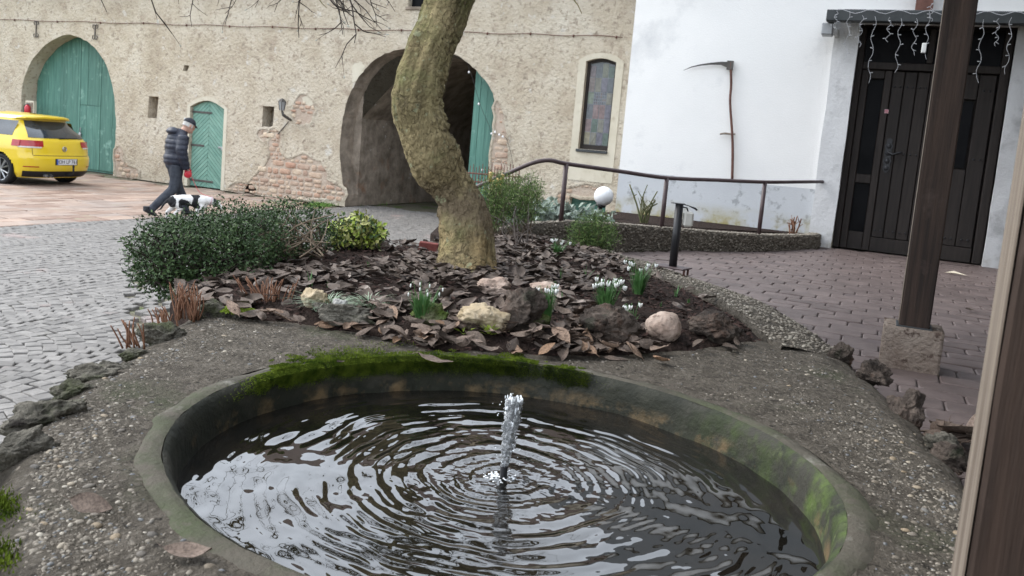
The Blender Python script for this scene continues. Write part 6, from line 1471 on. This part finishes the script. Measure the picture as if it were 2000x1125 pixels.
for fx_, l_, z0, tl_ in ((.27, .095, .0, 0), (-.44, -.09, .035, .5)):
    a = Vector((fw.x*math.cos(tl_), fw.y*math.cos(tl_), -math.sin(tl_))); hl = H(fx_-.05, l_, z0+.06+ (.03 if tl_ else 0)); blob('shoe', [('t', [hl-a*.035, hl+a*.09, hl+a*.185], [.052, .05, .036], .8), ('t', [hl+Vector((0, 0, .06)), hl], [.052, .05])], .009, 'shoe', per, 3)
cp = MB(); rows = []
for k in range(8):
    ph = k/7*math.pi/2; rows.append([hp_(-.008+.108*math.cos(ph)*math.cos(t*math.pi/12), .088*math.cos(ph)*math.sin(t*math.pi/12), .035+.098*math.sin(ph)) for t in range(24)])
cp.grid(rows, closed_u=True); cp.grid([[hp_(.085+.0*k, (k-3)*.024, .042) for k in range(7)], [hp_(.165-.018*abs(k-3)*.9, (k-3)*.022, .022) for k in range(7)]]); cp.build('cap', 'cap', per, True)
hm = MB(); hm.grid([[hp_(-.008+.101*math.cos(t*math.pi/14), .081*math.sin(t*math.pi/14), z_) for t in range(5, 24)] for z_ in (.036, .01, -.02, -.035)]); hm.build('hair', 'hair_grey', per, True)
fb = MB()
for u_, s_ in ((0, 0),): c = hp_(-.104, .03, .075); fb.box(c.x-.012, c.y-.012, c.z-.014, c.x+.012, c.y+.012, c.z+.014, .004)
fb.build('cap_badge', 'white_plastic', per)
# dog and lead
dgp = onz(369, 430, 0); dfw = (rt*.985+vd*.10).normalized(); dl = Vector((-dfw.y, dfw.x, 0)); dq = Matrix((dfw, dl, Vector((0, 0, 1)))).transposed()
def Dp(f, l, z): p = dgp+dfw*f+dl*l; return Vector((p.x, p.y, z))
dog = thing('dog', tuple(Dp(0, 0, 0)), 'black and white spotted dog on a lead, nose to the ground', 'dog')
DS = [('t', [Dp(-.26, 0, .31), Dp(-.10, 0, .335), Dp(.10, 0, .325), Dp(.24, 0, .325)], [.088, .088, .105, .098]), ('e', Dp(.16, 0, .285), (.13, .088, .118), dq), ('e', Dp(-.24, 0, .30), (.10, .085, .105), dq),
      ('t', [Dp(.25, 0, .34), Dp(.34, 0, .335), Dp(.40, 0, .31)], [.082, .065, .06]), ('e', Dp(.42, 0, .305), (.075, .058, .058), dq @ Matrix.Rotation(.5, 3, 'Y')), ('t', [Dp(.44, 0, .285), Dp(.50, 0, .235), Dp(.525, 0, .205)], [.044, .034, .026]),
      ('t', [Dp(-.33, 0, .33), Dp(-.40, 0, .25), Dp(-.44, 0, .17), Dp(-.50, 0, .14)], [.026, .02, .016, .009])]
for sg, o_ in ((1, .05), (-1, -.06)):
    DS += [('t', [Dp(.19, sg*.06, .26), Dp(.17+o_, sg*.065, .15), Dp(.18+o_, sg*.065, .07), Dp(.18+o_, sg*.065, .02), Dp(.21+o_, sg*.065, .012)], [.05, .034, .026, .024, .02]),
           ('t', [Dp(-.25, sg*.055, .28), Dp(-.20-o_, sg*.065, .19), Dp(-.29-o_, sg*.065, .115), Dp(-.285-o_, sg*.065, .02), Dp(-.255-o_, sg*.065, .012)], [.072, .05, .028, .023, .02])]
dbody = blob('body', DS, .011, 'dog_white', dog, 3); dbody.data.materials.append(MATS['dog_black'])
def black(co):
    f = (co-Dp(0, 0, 0)).dot(dfw); z = co.z; n = .03*fbm((co.x*9, co.y*9, co.z*9), 2)
    return math.hypot((f+.30)/.9, z-.30)+n < .095 or math.hypot(f+.10, (z-.27)*1.1)+n < .088 or (.03+n < f < .135+n and z > .20) or (f > .365 and z > .30 and f < .45) or (f < -.36)
for p_ in dbody.data.polygons: p_.material_index = 1 if black(p_.center) else 0
for sg in (1, -1): ea = MB(); ea.ell(Dp(.405, sg*.062, .30), (.035, .014, .058), 10, 8, dq); ea.build('ear', 'dog_black', dog, True)
nz = MB(); nz.ell(Dp(.545, 0, .205), (.013, .015, .012), 8, 6); nz.ell(Dp(.47, .032, .29), (.008, .006, .008), 6, 5); nz.ell(Dp(.47, -.032, .29), (.008, .006, .008), 6, 5); nz.build('nose_and_eyes', 'dog_black', dog, True)
cl_ = MB(); cl_.tube([Dp(.33+.02*math.sin(k*.3142), .07*math.cos(k*.3142), .335+.07*math.sin(k*.3142)) for k in range(21)], .008, 6, False); cl_.build('collar', 'pink_sign', dog, True)
hb_ = H(.115, -.235, .745); ld = thing('dog_lead', tuple(hb_), 'red retractable dog lead held by the walking person', 'dog lead')
q = MB(); 
q.tube([hb_-lf*.022, hb_-lf*.016, hb_+lf*.016, hb_+lf*.022], [.05, .062, .062, .05], 16); q.build('case', 'red_plastic', ld, True)
q = MB(); q.tube([hb_+fw*.05*math.cos(a)+Vector((0, 0, .045+.045*math.sin(a))) for a in [k*.35-.3 for k in range(12)]], .011, 8); q.build('handle', 'red_plastic', ld, True)
q = MB(); e = Dp(.33, 0, .405); pp, rr2 = crv([hb_+fw*.05, (hb_*.5+e*.5)-Vector((0, 0, .10)), e], [.004]*3, 20); q.tube(pp, .0045, 5); q.build('cord', 'red_plastic', ld, True)
